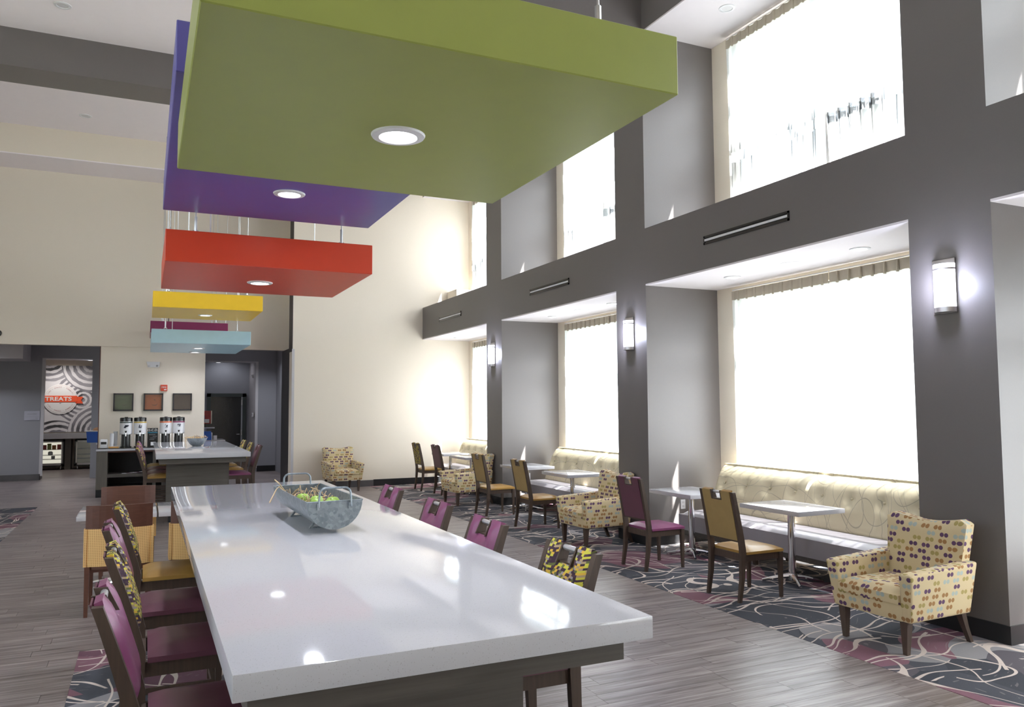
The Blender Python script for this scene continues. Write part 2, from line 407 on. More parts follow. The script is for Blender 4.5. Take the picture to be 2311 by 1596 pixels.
# back walls
struct('wall_back', B(2.89, XA, YB, YB+.42, 0, CEIL), M['cream'])
struct('wall_header', box(B(-7, 3.35, 18.6, 18.78, 3.09, CEIL), -7, 2.89, YB, 18.6, 6.72, CEIL), M['cream'])
struct('ceiling', B(-7, 2.89, YB, 18.6, 6.70, 6.72), M['ceil'])
struct('wall_end', box(B(2.90, 3.35, YB+.42, 19.0, 0, 3.09), 3.35, 3.75, 18.62, 23.0, 0, 3.5), M['grey'])
struct('wall_leak_stop', B(3.3, 3.5, YB+.42, 18.6, 3.09, CEIL), M['cream'])  # unseen infill added to stop outside light leaking behind the back wall
struct('trim_1', box(B(2.878, 2.89, YB+.0, YB+.42, 3.0, CEIL), 2.888, 2.9, YB+.42, 19.0, 0, 3.09), M['trimdark'])
struct('trim_2', B(2.875, 2.93, YB-.012, YB, .12, 3.05), M['trimlight'])
struct('wall_beverage', B(-.87, 1.19, 18.66, 18.86, 0, 3.09), M['cream'])
struct('trim_3', B(-.885, -.87, 18.65, 18.86, 0, 3.09), M['redwood'])
# low area beyond
struct('ceiling', B(-7, 3.75, 18.78, 27.3, 3.5, 3.6), M['ceil'])
bm = NB()
for x0, x1 in ((-7, -2.36), (-1.25, 1.35), (2.85, 3.75)): box(bm, x0, x1, 23, 23.5, 0, 3.5)
for x0, x1 in ((-2.36, -1.25), (1.35, 2.85)): box(bm, x0, x1, 23, 23.5, 3.06, 3.5)
struct('wall_rear', bm, M['grey'])
bm = NB(); box(bm, -2.375, -2.36, 22.99, 23.5, .1, 3.06); box(bm, -2.36, -2.30, 22.985, 23.0, .1, 3.06)
box(bm, -2.36, -1.25, 22.99, 23.5, 3.04, 3.06)
box(bm, 1.35, 2.85, 22.99, 23.5, 3.04, 3.06); box(bm, 2.79, 2.86, 22.985, 23.0, .1, 3.06); box(bm, 3.52, 3.57, 22.97, 23.0, .1, 3.5)
struct('trim_4', bm, M['trimlight'])
struct('wall_treats', B(-4.5, -1.2, 27.0, 27.2, 0, 3.5), M['cream'])
struct('wall_treats_side', B(-1.25, -1.1, 23.5, 27.2, 0, 3.5), M['grey'])
struct('wall_treats_left', B(-4.6, -4.4, 23.5, 27.2, 0, 3.5), M['grey'])
struct('wall_corridor_end', B(1.2, 3.0, 25.0, 25.2, 0, 3.5), M['grey'])
struct('wall_corridor_right', B(2.85, 3.0, 23.5, 25.0, 0, 3.5), plain('warm_grey_wall', (.34, .31, .31, 1), .7, var=.02))
struct('wall_corridor_left', B(1.2, 1.35, 23.5, 25.0, 0, 3.5), M['grey'])
bulk = struct('ceiling_bulkhead', B(-5.5, -2.63, 21.6, 23.0, 2.96, 3.5), M['trimlight'])
FILL_WINDOWS = [(-4.2, -1.2), (0, 3), (4.2, 7.2), (8.4, 11.4)]  # unseen left windows, added to give the hall its fill light
bm = NB(); box(bm, -7.2, -7, -5.4, 27.3, 0, .7); box(bm, -7.2, -7, -5.4, 27.3, 3.3, 4.1); box(bm, -7.2, -7, -5.4, 27.3, 6.6, CEIL); yy = -5.4
for a, b in FILL_WINDOWS+[(27.3, 28)]: box(bm, -7.2, -7, yy, a, .7, 3.3); box(bm, -7.2, -7, yy, a, 4.1, 6.6); yy = b
struct('wall_left', bm, M['cream'])
for k, (a, b) in enumerate(FILL_WINDOWS):
  for lv, (z0, z1) in enumerate(((.7, 3.3), (4.1, 6.6))):
    fr = NB()
    for q in ((a, a+.05, z0, z1), (b-.05, b, z0, z1), (a, b, z0, z0+.05), (a, b, z1-.05, z1), ((a+b)/2-.025, (a+b)/2+.025, z0, z1)): box(fr, -7.13, -7.07, *q)
    wl = struct('window_%d' % (20+2*k+lv), fr, M['aluminium'])  # added window, out of view, letting in fill light
    for u, v in ((a+.05, (a+b)/2-.025), ((a+b)/2+.025, b-.05)): obj('pane', B(-7.105, -7.095, u, v, z0+.05, z1-.05), M['glass'], wl)
    pd = bpy.data.lights.new('portal', 'AREA'); pd.shape = 'RECTANGLE'; pd.size, pd.size_y = b-a, z1-z0; pd.cycles.is_portal = True
    po = bpy.data.objects.new('portal', pd); C.objects.link(po); po.location = (-7.18, (a+b)/2, (z0+z1)/2); po.rotation_euler = Vector((1, 0, 0)).to_track_quat('-Z', 'Y').to_euler()
struct('wall_front', B(-7, 7.27, -5.6, -5.4, 0, CEIL), M['cream'])

# floor: grout bed, planks
CARP = [(4.6, XA, -5.4, YB), (-.40, 1.25, -5.4, 6.74), (-6.9, -1.73, 9.5, 16.75)]
floor = struct('floor', B(-7, 7.27, -5.4, 27.3, -.12, -.006), M['grout'])
pw, pl = .152, .92; planks = []
y = -5.4; row = 0
while y < 27.2:
    y1 = y+pw; ym = (y+y1)/2
    spans = [(-7, 7.2 if ym > YB+.4 else 4.6)]
    for cx0, cx1, cy0, cy1 in CARP[1:]:
        if cy0 < ym < cy1:
            spans = [s for a, b in spans for s in ((a, min(b, cx0)), (max(a, cx1), b)) if s[1]-s[0] > .02]
    off = random.random()*pl
    for a, b in spans:
        x = -7-off
        while x < b:
            q0, q1 = max(a, x), min(b, x+pl)
            if q1-q0 > .02 and (ym < 19 or q0 < 4): planks.append((q0+.0012, q1-.0012, y+.0012, y1-.0012))
            x += pl
    y = y1; row += 1
def vis(p):
    c = Vector(((p[0]+p[1])/2, (p[2]+p[3])/2, 0))-Vector((0, 0, 1.8)); z = c.dot(fwd)
    if z < .3: return 0
    u, v = c.dot(r2)/z, c.dot(u2)/z
    if abs(u) > .66 or abs(v) > .47: return 0
    if .22 < (p[0]+p[1])/2 < 1.6 and 2.2 < (p[2]+p[3])/2 < 7.7 and False: return 0
    return 1/z
planks.sort(key=lambda p: -vis(p))
M_pl = M['plank']; unit = None; cnt = 0
full = {}
for p in planks[:300]:
    key = (round(p[1]-p[0], 3))
    if key not in full:
        b_ = B(-(p[1]-p[0])/2, (p[1]-p[0])/2, -(p[3]-p[2])/2, (p[3]-p[2])/2, -.006, 0)
        me = mesh_from(b_, 'plank'); me.materials.append(M_pl); full[key] = me
    o = bpy.data.objects.new('plank', full[key]); C.objects.link(o); o.parent = floor; o.location = ((p[0]+p[1])/2, (p[2]+p[3])/2, 0)
V, F_ = [], []
for p in planks[300:]:
    n = len(V); V += [(p[0], p[2], 0), (p[1], p[2], 0), (p[1], p[3], 0), (p[0], p[3], 0), (p[0], p[2], -.006), (p[1], p[2], -.006), (p[1], p[3], -.006), (p[0], p[3], -.006)]
    F_ += [(n, n+1, n+2, n+3), (n, n+4, n+5, n+1), (n+1, n+5, n+6, n+2), (n+2, n+6, n+7, n+3), (n+3, n+7, n+4, n)]
me = bpy.data.meshes.new('planks'); me.from_pydata(V, [], F_); me.materials.append(M_pl)
o = bpy.data.objects.new('planks', me); C.objects.link(o); o.parent = floor; o['kind'] = 'stuff'
for (a, b, c, d), lab in zip(CARP, ('long swirl-patterned carpet strip along the window alcoves', 'swirl-patterned carpet under the large nearest high table', 'swirl-patterned carpet patch at the far left of the floor')):
    ol = [(a, c), (b, c), (b, d), (a, d)]
    if a > 4:
        ol = [(a, c), (XW-.013, c)]
        for (p, q), nx in zip(COLS, COLS[1:]+[(YB-.015, 0)]): ol += [(XW-.013, q+.013), (XA, q+.013), (XA, nx[0]-.013), (XW-.013, nx[0]-.013)] if nx[1] else [(XW-.013, q+.013), (XA, q+.013), (XA, nx[0])]
        ol += [(a, YB-.015)]
    cb = NB(); lo = [cb.verts.new((x, y, -.0055)) for x, y in ol]; hi = [cb.verts.new((x, y, .002)) for x, y in ol]
    cb.faces.new(lo); cb.faces.new(hi)
    for k in range(len(ol)): cb.faces.new((lo[k], lo[(k+1) % len(ol)], hi[(k+1) % len(ol)], hi[k]))
    bmesh.ops.triangulate(cb, faces=[f for f in cb.faces if len(f.verts) > 4])
    tag(obj('carpet', cb, M['carpet']), lab, 'carpet')
g = struct('ground', B(XA+.13, 40, -30, 50, -.4, -.3), M['outdoor']); struct('ground', B(-40, -7.21, -30, 50, -.4, -.3), M['outdoor']).name = 'ground_left'

# baseboards
bm = NB()
for a, b in COLS[1:]: box(bm, XW-.012, XA, a-.012, b+.012, .002, .14)
box(bm, 4.7, XA, YB-.014, YB, .002, .15)
struct('baseboard_right', bm, M['blackbase'])
bb = NB(); box(bb, 2.89, 4.7, YB-.012, YB, 0, .14)
struct('baseboard_back', bb, M['basetile'])
bb = struct('baseboard_rear', B(-7, -2.36, 22.985, 23, 0, .15), M['basetile'])
for k in range(9):
    x = -2.35-k*.6; o = obj('tile', B(x-.596, x, 22.975, 22.985, 0, .15), M['basetile'], bb)
obj('tile', B(-2.36, -2.35, 22.975, 23.5, 0, .15), M['basetile'], bb)
struct('baseboard_far', box(B(2.85, 3.35, 22.98, 23, 0, .16), 1.35, 2.85, 24.98, 25, 0, .1), M['blackbase'])

# windows and curtains
def curtain(y0, y1, z0, z1, label, ph, lean=0, x=6.955):
    t = thing('sheer_curtain', label, 'curtain', (x, (y0+y1)/2, z0))
    n = int((y1-y0)/.02); hh = .11; lam = .155
    def wave(yy, z, k):
        top = max(0, min(1, (z1-z)/.5)); a = .010+.020*top+.012*math.sin(yy*3.1+ph)*top
        return a*math.sin(2*PI*yy/lam+ph+.35*math.sin(yy*5+ph)*top)
    def grid(zs, off):
        bm = NB(); rows = []
        for z in zs: 
            q = (z1-z)/(z1-z0)
            rows.append([bm.verts.new((wave(yy, z, 0)+off, yy-(y0+y1)/2 + lean*q*q*(1 if lean < 0 and yy > (y0+y1)/2 else (1 if lean > 0 and yy < (y0+y1)/2 else 0))*abs(yy-(y0+y1)/2)/((y1-y0)/2), z-z0)) for yy in lin(y0, y1, n)])
        for i in range(len(rows)-1):
            for j in range(n): bm.faces.new((rows[i][j], rows[i][j+1], rows[i+1][j+1], rows[i+1][j]))
        return bm
    obj('sheer_panel', grid([z1-hh, z1-hh-.15, z1-hh-.35, z1-.7, z1-1.2, z1-1.7, (z0+z1)/2-.3, z0], 0), M['sheer'], t, 'all')
    hb = NB()
    prev = None
    for yy in lin(y0, y1, n):
        xx = .012*math.sin(2*PI*yy/lam+ph); r = [hb.verts.new((xx-.006, yy-(y0+y1)/2, z1-hh-z0-.004)), hb.verts.new((xx-.006, yy-(y0+y1)/2, z1-z0)), hb.verts.new((xx+.004, yy-(y0+y1)/2, z1-z0)), hb.verts.new((xx+.004, yy-(y0+y1)/2, z1-hh-z0-.004))]
        if prev:
            for k in range(4): hb.faces.new((prev[k], prev[(k+1) % 4], r[(k+1) % 4], r[k]))
        prev = r
    obj('heading_tape', hb, M['beigehdr'], t, True, label='beige pleated heading')
    pb = NB(); yy = y0+lam*(1-ph/(2*PI))-lam*.25
    k = 0
    while yy < y1-.02:
        if yy > y0+.01: hexa(pb, [(-.030, yy-.006-(y0+y1)/2, z1-hh-z0-.02), (0, yy-.008-(y0+y1)/2, z1-hh-z0-.02), (0, yy+.008-(y0+y1)/2, z1-hh-z0-.02), (-.030, yy+.006-(y0+y1)/2, z1-hh-z0-.02), (-.022, yy-.010-(y0+y1)/2, z1-z0), (0, yy-.012-(y0+y1)/2, z1-z0), (0, yy+.012-(y0+y1)/2, z1-z0), (-.022, yy+.010-(y0+y1)/2, z1-z0)])
        yy += lam; k += 1
    obj('pinch_pleats', pb, M['beigehdr'], t)['kind'] = 'stuff'
    rod = tube(NB(), [(0.015, -(y1-y0)/2, z1-z0+.018), (0.015, (y1-y0)/2, z1-z0+.018)], .009, 8)
    obj('track', rod, M['white'], t)
wn = 0
bayname = {1: 'nearest window alcove on the right edge', 2: 'nearest full window alcove', 3: 'middle window alcove', 4: 'farthest window alcove beside the cream wall', 0: 'alcove beside the camera'}
for i, (a, b) in enumerate(BAYS):
    for lv, (z0, z1) in enumerate(((.55, 3.2), (4.3, 6.58))):
        wn += 1; y0, y1 = a+.38, b-.35
        fr = NB(); d = .03
        xx0, xx1 = XA+.05, XA+.10
        for q in ((y0, y0+d, z0, z1), (y1-d, y1, z0, z1), (y0, y1, z0, z0+d), (y0, y1, z1-d, z1)): box(fr, xx0, xx1, *q)
        ny = 2; 
        for k in range(1, ny): box(fr, xx0, xx1, y0+(y1-y0)*k/ny-.02, y0+(y1-y0)*k/ny+.025, z0, z1)
        zt = 2.63 if lv == 0 else 6.0
        box(fr, xx0, xx1, y0, y1, zt-.035, zt+.035)
        wdw = struct('window_%d' % wn, fr, M['aluminium'])
        for k in range(ny):
            ya, yb2 = y0+(y1-y0)*k/ny+.026, y0+(y1-y0)*(k+1)/ny-.026
            obj('pane', B(xx0+.025, xx0+.031, ya, yb2, z0+.04, zt-.03), M['glass'], wdw); obj('pane', B(xx0+.025, xx0+.031, ya, yb2, zt+.03, z1-.04), M['glass'], wdw)
        # light portal at the opening (real window light)
        pd = bpy.data.lights.new('portal', 'AREA'); pd.shape = 'RECTANGLE'; pd.size = z1-z0; pd.size_y = y1-y0; pd.cycles.is_portal = True
        po = bpy.data.objects.new('portal', pd); C.objects.link(po); po.location = (XA+.13, (y0+y1)/2, (z0+z1)/2); po.rotation_euler = Vector((-1, 0, 0)).to_track_quat('-Z', 'Y').to_euler()
        pd.size, pd.size_y = y1-y0, z1-z0
        mid = y0+(y1-y0)*.47
        lvn = 'lower' if lv == 0 else 'upper'; zz0 = .30 if lv == 0 else 4.12; zz1 = 3.27 if lv == 0 else 6.66
        curtain(mid+.055, b-.372, zz0, zz1, 'far half of the sheer white %s curtain, %s' % (lvn, bayname[i]), 1.1*i, 0)
        curtain(y0-.06, mid+.03, zz0, zz1, 'near half of the sheer white %s curtain, %s' % (lvn, bayname[i]), .7+i, -.07)

# ------------------------------------------------------------------ ceiling panels, downlights, sconces
def downlight_parts(t, r, lit, z=0):
    bmr = lathe(NB(), [(r*.66, z-.002), (r*.70, z-.012), (r*.97, z-.008), (r, z-.001), (r, z+.004), (r*.66, z+.004)], 32)
    obj('trim_ring', bmr, M['white'], t, True)
    obj('lens', lathe(NB(), [(0.0001, z-.004), (r*.67, z-.004), (r*.67, z), (0.0001, z)], 28), M['lens'] if lit else M['lensoff'], t)
def spot(loc, e, ang=130, col=(.86, .90, 1), r=.07):
    d = bpy.data.lights.new('lamp', 'SPOT'); d.energy = e; d.specular_factor = 0; d.spot_size = R(ang); d.spot_blend = .7; d.shadow_soft_size = r; d.color = col
    o = bpy.data.objects.new('lamp', d); C.objects.link(o); o.location = loc
    return o
HANG = [
 ('green', .11, 1.70, 2.23, 3.89, 2.90, .215, [(.91, 3.04)], 'large lime green hanging ceiling panel nearest the camera'),
 ('purple', .09, 1.68, 3.74, 6.47, 3.30, .24, [(.89, 5.62), (.89, 4.5)], 'purple hanging ceiling panel partly hidden above the green one'),
 ('red', .11, 1.70, 6.41, 7.96, 2.90, .245, [(.90, 7.23)], 'orange-red hanging ceiling panel'),
 ('yellow', .07, 1.65, 12.85, 14.45, 3.30, .24, [(.86, 13.73)], 'yellow hanging ceiling panel beyond the red one'),
 ('blue', .07, 1.69, 14.70, 17.3, 2.90, .24, [(.88, 15.77), (.88, 16.98)], 'pale blue hanging ceiling panel, farthest low one'),
 ('magenta', .06, 1.50, 16.95, 18.45, 3.27, .23, [(.8, 17.7)], 'dark magenta hanging ceiling panel behind the pale blue one')]
for nm, x0, x1, y0, y1, z, th, lts, lab in HANG:
    cx, cy = (x0+x1)/2, (y0+y1)/2
    t = thing('hanging_ceiling_panel', lab, 'ceiling panel', (cx, cy, z))
    obj('panel_body', B(x0-cx, x1-cx, y0-cy, y1-cy, 0, th, .004, 1), plain(nm+'_panel_paint', PAN[nm], .34, var=.03, bump=.05, bscale=250), t)
    for lx, ly in lts:
        d = bpy.data.objects.new('downlight', None); C.objects.link(d); d.parent = t; d.location = (lx-cx, ly-cy, 0)
        # one mesh per sub-part under the light
        bmr = lathe(NB(), [(.073, -.002), (.078, -.012), (.106, -.008), (.110, -.001), (.110, .0), (.073, .0)], 32)
        lo = obj('downlight', bmr, M['white'], t, True); lo.location = (lx-cx, ly-cy, 0)
        bpy.data.objects.remove(d)
        obj('lens', lathe(NB(), [(0.0001, -.005), (.074, -.005), (.074, 0), (0.0001, 0)], 28), M['lens'], lo)
        spot((lx, ly, z-.03), 26)
    for sx in (x0+.22, x1-.22):
        for sy in (y0+.18, y1-.18):
            if nm == 'purple' and sy < 4.2 and sx > 1: pass
            bmc = NB(); lx, ly = sx-cx, sy-cy
            tube(bmc, [(lx, ly, th+.12), (lx, ly, CEIL-z)], .005, 6)
            obj('suspension_cable', bmc, M['steel'], t)
            bmk = NB(); tube(bmk, [(lx+.022*math.cos(a), ly, th+.022+.022*math.sin(a)) for a in lin(0, 2*PI, 10)[:-1]], .007, 5, closed=True)
            tube(bmk, [(lx, ly, th+.03), (lx, ly, th+.15)], .012, 6); obj('cable_hook', bmk, M['steel'], t)
    bmc = tube(NB(), [(x0+.33-cx, y0+.2-cy, th), (x0+.33-cx, y0+.2-cy, CEIL-z)], .007, 6)
    obj('power_cord', bmc, M['white'] if nm != 'magenta' else M['blackp'], t)
def downlight(x, y, z, lit, label, r=.1, group=None):
    t = thing('recessed_downlight', label, 'light', (x, y, z), 0, group); downlight_parts(t, r, lit)
for x, y, l in ((-1.14, 12.0, 'unlit recessed downlight in the ceiling nearest the top left corner'), (-1.14, 16.5, 'unlit recessed downlight in the ceiling beyond the dark beam')): downlight(x, y, CEIL, False, l, .11)
downlight(6.46, 7.47, ZS, False, 'unlit recessed downlight above the tall upper window', .1)
AL = [(1, .9), (1, 2.9), (2, 5.58), (2, 7.47), (3, 10.17), (3, 12.1), (4, 14.8), (4, 16.75)]
nm2 = {5.58: 'lit downlight right of the speaker over the nearest full alcove', 7.47: 'lit downlight left of the speaker over the nearest full alcove', 10.17: 'lit downlight over the near end of the middle alcove', 12.1: 'lit downlight over the far end of the middle alcove', 16.75: 'lit downlight over the far end of the farthest alcove', 14.8: 'lit downlight over the near end of the farthest alcove', .9: 'lit downlight in the alcove beside the camera, far from view', 2.9: 'lit downlight in the alcove at the right edge'}
for _, y in AL: downlight(6.44, y, ZB0, True, nm2[y], .1); spot((6.44, y, ZB0-.03), 6, 120)
for y, l in ((6.49, 'flat round white ceiling speaker between two alcove downlights'), (11.1, 'flat round white ceiling speaker over the middle alcove')):
    t = thing('ceiling_speaker', l, 'speaker', (6.43, y, ZB0)); obj('grille', lathe(NB(), [(.0001, -.008), (.11, -.008), (.125, -.003), (.125, 0)], 28), M['white'], t, True)
for x, l in ((1.82, 'lit downlight in the head of the corridor opening'), (-1.32, 'lit downlight in the head of the snack room opening')):
    downlight(x, 23.22, 3.04, True, l, .09); spot((x, 23.22, 3.0), 14, 140)
spot((-2.2, 26.0, 3.4), 45, 150, (1, .95, .88)); spot((2.1, 24.4, 3.4), 10, 150); spot((-4.0, 20.8, 3.4), 70, 150); spot((2.9, 21.2, 3.4), 45, 150); spot((0, 21.2, 3.4), 20, 150)  # added fill spots without fixtures, brightening the low far area

def sconce(y, label):
    t = thing('wall_sconce', label, 'wall lamp', (XW, y, 2.52)); 
    obj('back_plate', B(-.014, 0, -.085, .115, 0, .44, .002, 1), M['nickel'], t)
    def half(z0, z1, r, rx): 
        b_ = NB(); prof = [(math.sin(a)*rx, math.cos(a)*r) for a in lin(0, PI, 14)]
        lo = [b_.verts.new((-.014-px, py, z0)) for px, py in prof]; hi = [b_.verts.new((-.014-px, py, z1)) for px, py in prof]
        for k in range(14): b_.faces.new((lo[k], lo[k+1], hi[k+1], hi[k]))
        b_.faces.new(lo[::-1]); b_.faces.new(hi); b_.faces.new((lo[0], hi[0], hi[-1], lo[-1])); return b_
    obj('glass_shade', half(.045, .345, .088, .085), M['sconceglass'], t, True)
    obj('metal_band', half(.345, .360, .091, .088), M['nickel'], t, True)
    obj('upper_glass', half(.360, .395, .088, .085), M['sconceglass'], t, True)
    obj('base_cup', half(.005, .045, .090, .087), M['nickel'], t, True)
    d = bpy.data.lights.new('lamp', 'POINT'); d.energy = 9; d.specular_factor = 0; d.color = (.70, .76, 1); d.shadow_soft_size = .05
    o = bpy.data.objects.new('lamp', d); C.objects.link(o); o.location = (XW-.17, y, 2.75)
for y, l in ((4.24, 'lit half-round wall sconce on the nearest dark column'), (8.82, 'lit half-round wall sconce on the second dark column'), (13.4, 'lit half-round wall sconce on the farthest dark column')): sconce(y, l)

for y0, y1, l in ((5.92, 7.26, 'long slot air grille on the beam over the nearest full alcove'), (10.48, 11.83, 'slot air grille on the beam over the middle alcove'), (15.04, 16.36, 'slot air grille on the beam over the farthest alcove')):
    t = thing('slot_air_grille', l, 'vent', (XW, (y0+y1)/2, 3.645)); h = (y1-y0)/2
    fr = NB(); box(fr, -.012, 0, -h, h, 0, .022); box(fr, -.012, 0, -h, h, .078, .1); box(fr, -.012, 0, -h, -h+.02, 0, .1); box(fr, -.012, 0, h-.02, h, 0, .1); box(fr, -.002, 0, -h, h, 0, .1)
    obj('grille_frame', fr, M['blackp'], t); obj('blade', B(-.014, -.004, -h+.02, h-.02, .038, .062), M['white'], t)

# ------------------------------------------------------------------ seating builders (local: seat faces +Y)
def make_chair(name, label, seat_h, H, seat_m, back_m, rear_m, rake=.10, stool=False):
    t = thing(name, label, 'bar stool' if stool else 'chair')
    W = .235; yr = -.235; D = .235
    def yb(z): 
        q = max(0, (z-seat_h)/(H-seat_h)); return yr-rake*(q**1.15)
    for s in (-1, 1):
        bm = NB(); pts = [(s*(W-.018), yr-.045, 0, .014, .016), (s*(W-.018), yr-.012, seat_h*.45, .018, .020), (s*(W-.018), yr, seat_h-.06, .019, .026)]
        pts += [(s*(W-.018), yb(z), z, .019, .026-.009*(z-seat_h)/(H-seat_h)) for z in lin(seat_h, H-.006, 6)]
        sweep(bm, pts); obj('leg', bm, M['walnut'], t)
    for s in (-1, 1):
        bm = NB(); sweep(bm, [(s*(W-.02), D-.02, 0, .013, .013), (s*(W-.022), D-.024, seat_h-.05, .021, .021)]); obj('leg', bm, M['walnut'], t)
    bm = NB()
    for q in ((-W+.02, W-.02, D-.042, D-.02), (-W+.02, W-.02, yr+.012, yr+.03)): box(bm, q[0], q[1], q[2], q[3], seat_h-.11, seat_h-.045)
    for s in (-1, 1): box(bm, s*(W-.03)-.011, s*(W-.03)+.011, yr+.01, D-.02, seat_h-.11, seat_h-.045)
    if stool:
        obj('footrest', B(-W+.02, W-.02, D-.045, D-.018, .20, .24), M['walnut'], t); obj('stretcher', B(-W+.02, W-.02, yr-.02, yr+.002, .26, .29), M['walnut'], t)
        for s in (-1, 1): obj('stretcher', B(s*(W-.025)-.010, s*(W-.025)+.010, yr-.01, D-.03, .26, .29), M['walnut'], t)
    obj('seat_frame', bm, M['walnut'], t)
    us, vs = lin(-W+.002, W-.002, 8), lin(yr+.035, D+.004, 8)
    bm = pad(NB(), us, vs, lambda i, j: True, lambda u, v, d: (u, v, seat_h-.022+.036*min(1, (d/.10))**.55), lambda u, v, d: (u, v, seat_h-.046))
    obj('seat', bm, seat_m, t, True)
    # backrest with notch
    wi = W-.040; nw = .072; z0, z1 = seat_h+.085, H; zn = H-.085
    us = lin(-wi, -nw, 4)+lin(-nw, nw, 4)[1:]+lin(nw, wi, 4)[1:]; vs = lin(z0, zn, 7)+lin(zn, z1, 4)[1:]
    bm = pad(NB(), us, vs, lambda i, j: not (4 <= i < 8 and j >= 7),
        lambda u, v, d: (u, yb(v)+.016+.026*min(1, d/.05)**.5, v+(.010 if v > H-.001 else 0)), lambda u, v, d: (u, yb(v)-.016+(.006 if d < .001 else 0), v))
    obj('backrest', bm, back_m, t, True)
    bm = pad(NB(), us, vs, lambda i, j: not (4 <= i < 8 and j >= 7), lambda u, v, d: (u*.99, yb(v)-.0165, v-.004), lambda u, v, d: (u*.99, yb(v)-.0225, v-.004))
    obj('rear_panel', bm, rear_m, t)
    bm = NB()
    for s in (-1, 1): hexa(bm, [(s*nw-.006*s-.006, yb(zn)-.026, zn), (s*nw-.006*s+.006, yb(zn)-.026, zn), (s*nw-.006*s+.006, yb(zn)+.034, zn), (s*nw-.006*s-.006, yb(zn)+.034, zn), (s*nw-.006*s-.006, yb(z1)-.024, z1), (s*nw-.006*s+.006, yb(z1)-.024, z1), (s*nw-.006*s+.006, yb(z1)+.022, z1), (s*nw-.006*s-.006, yb(z1)+.022, z1)])
    box(bm, -nw, nw, yb(zn)-.022, yb(zn)+.014, zn-.004, zn+.008); obj('back_rail', B(-wi, wi, yb(z0)-.022, yb(z0)+.012, z0-.018, z0+.004), M['walnut'], t)
    obj('notch_frame', bm, M['walnut'], t)
    obj('grab_bar', tube(NB(), [(-nw+.006, yb(z1)+.012, z1-.018), (nw-.006, yb(z1)+.012, z1-.018)], .0135, 10), M['barsteel'], t, True)
    return t

FX = -PI/2   # local +Y turned to face +X
cm = make_chair('dining_chair', 'mustard-backed dining chair nearest the dotted armchair, at the nearest small table', .47, 1.0, M['mustard'], M['mustard'], M['olive'])
cm.location = (5.20, 5.93, 0); cm.rotation_euler = (0, 0, FX)
dup(cm, (5.21, 7.43, 0), FX+.02, 'plum dining chair, second from the camera along the carpet', swap=dict(seat=M['plum'], backrest=M['plum'], rear_panel=M['plumdark']))
dup(cm, (5.30, 10.48, 0), FX, 'mustard dining chair, nearer of the pair in front of the middle banquette')
dup(cm, (5.32, 12.08, 0), FX+.02, 'mustard dining chair, farther of the pair in front of the middle banquette')
dup(cm, (5.62, 16.28, 0), FX, 'pixel-fabric-backed dining chair with mustard seat nearest the cream back wall', swap=dict(backrest=M['pixel'], rear_panel=M['pixel']))
dup(cm, (5.70, 15.25, 0), FX, 'aubergine-backed dining chair behind the farthest dotted armchair in the row', swap=dict(backrest=M['plumdark'], rear_panel=M['plumdark']))

st = make_chair('bar_stool', 'nearest plum bar stool at the left of the big white table', .72, 1.15, M['plumdark'], M['plum'], M['plumdark'], .13, True)
st.location = (.235, 3.19, 0); st.rotation_euler = (0, 0, FX)
PX = dict(backrest=M['pixel'], rear_panel=M['walnut']); MU = dict(backrest=M['pixel'], seat=M['mustard'], rear_panel=M['walnut'])
dup(st, (.235, 4.13, 0), FX, 'pixel-fabric bar stool, second from the camera at the left of the big table', swap=dict(backrest=M['pixel']))
dup(st, (.19, 4.98, 0), FX, 'plum bar stool between two pixel-fabric stools, left side of the big table')
dup(st, (.21, 5.93, 0), FX, 'pixel-fabric bar stool with mustard seat, farthest on the left of the big table', swap=dict(backrest=M['pixel'], seat=M['mustard']))
dup(st, (1.46, 3.25, 0), -FX, 'pixel-fabric bar stool, nearest on the right of the big table', swap=dict(backrest=M['pixel']))
dup(st, (1.44, 4.19, 0), -FX, 'plum bar stool next to the pixel-fabric one, right of the big table')
dup(st, (1.47, 5.12, 0), -FX, 'plum bar stool in the middle of the three on the right of the big table')
dup(st, (1.46, 6.18, 0), -FX, 'plum bar stool farthest on the right of the big table')
L2 = [('pixel-edged bar stool with mustard seat, nearest on the left of the second high table', dict(backrest=M['pixel'], seat=M['mustard'])),
      ('plum bar stool second on the left of the second high table', dict(seat=M['brownv'])), ('brown-seated bar stool third on the left of the second high table', dict(seat=M['brownv'], backrest=M['pixel'])),
      ('olive-seated bar stool farthest on the left of the second high table', dict(seat=M['olive'], backrest=M['plum']))]
for k, (l, sw) in enumerate(L2): dup(st, (.26, 14.0+k*.87, 0), FX, l, swap=sw)
R2 = [('aubergine bar stool nearest on the right of the second high table', dict(seat=M['plum'], backrest=M['plumdark'])),
      ('pixel-fabric bar stool with mustard seat right behind the aubergine one', dict(backrest=M['pixel'], seat=M['mustard'])), ('pixel-fabric bar stool third on the right of the second high table', dict(backrest=M['pixel'], seat=M['mustard']))]
for k, (l, sw) in enumerate(R2): dup(st, (1.42, 14.0+k*1.1, 0), -FX, l, swap=sw)

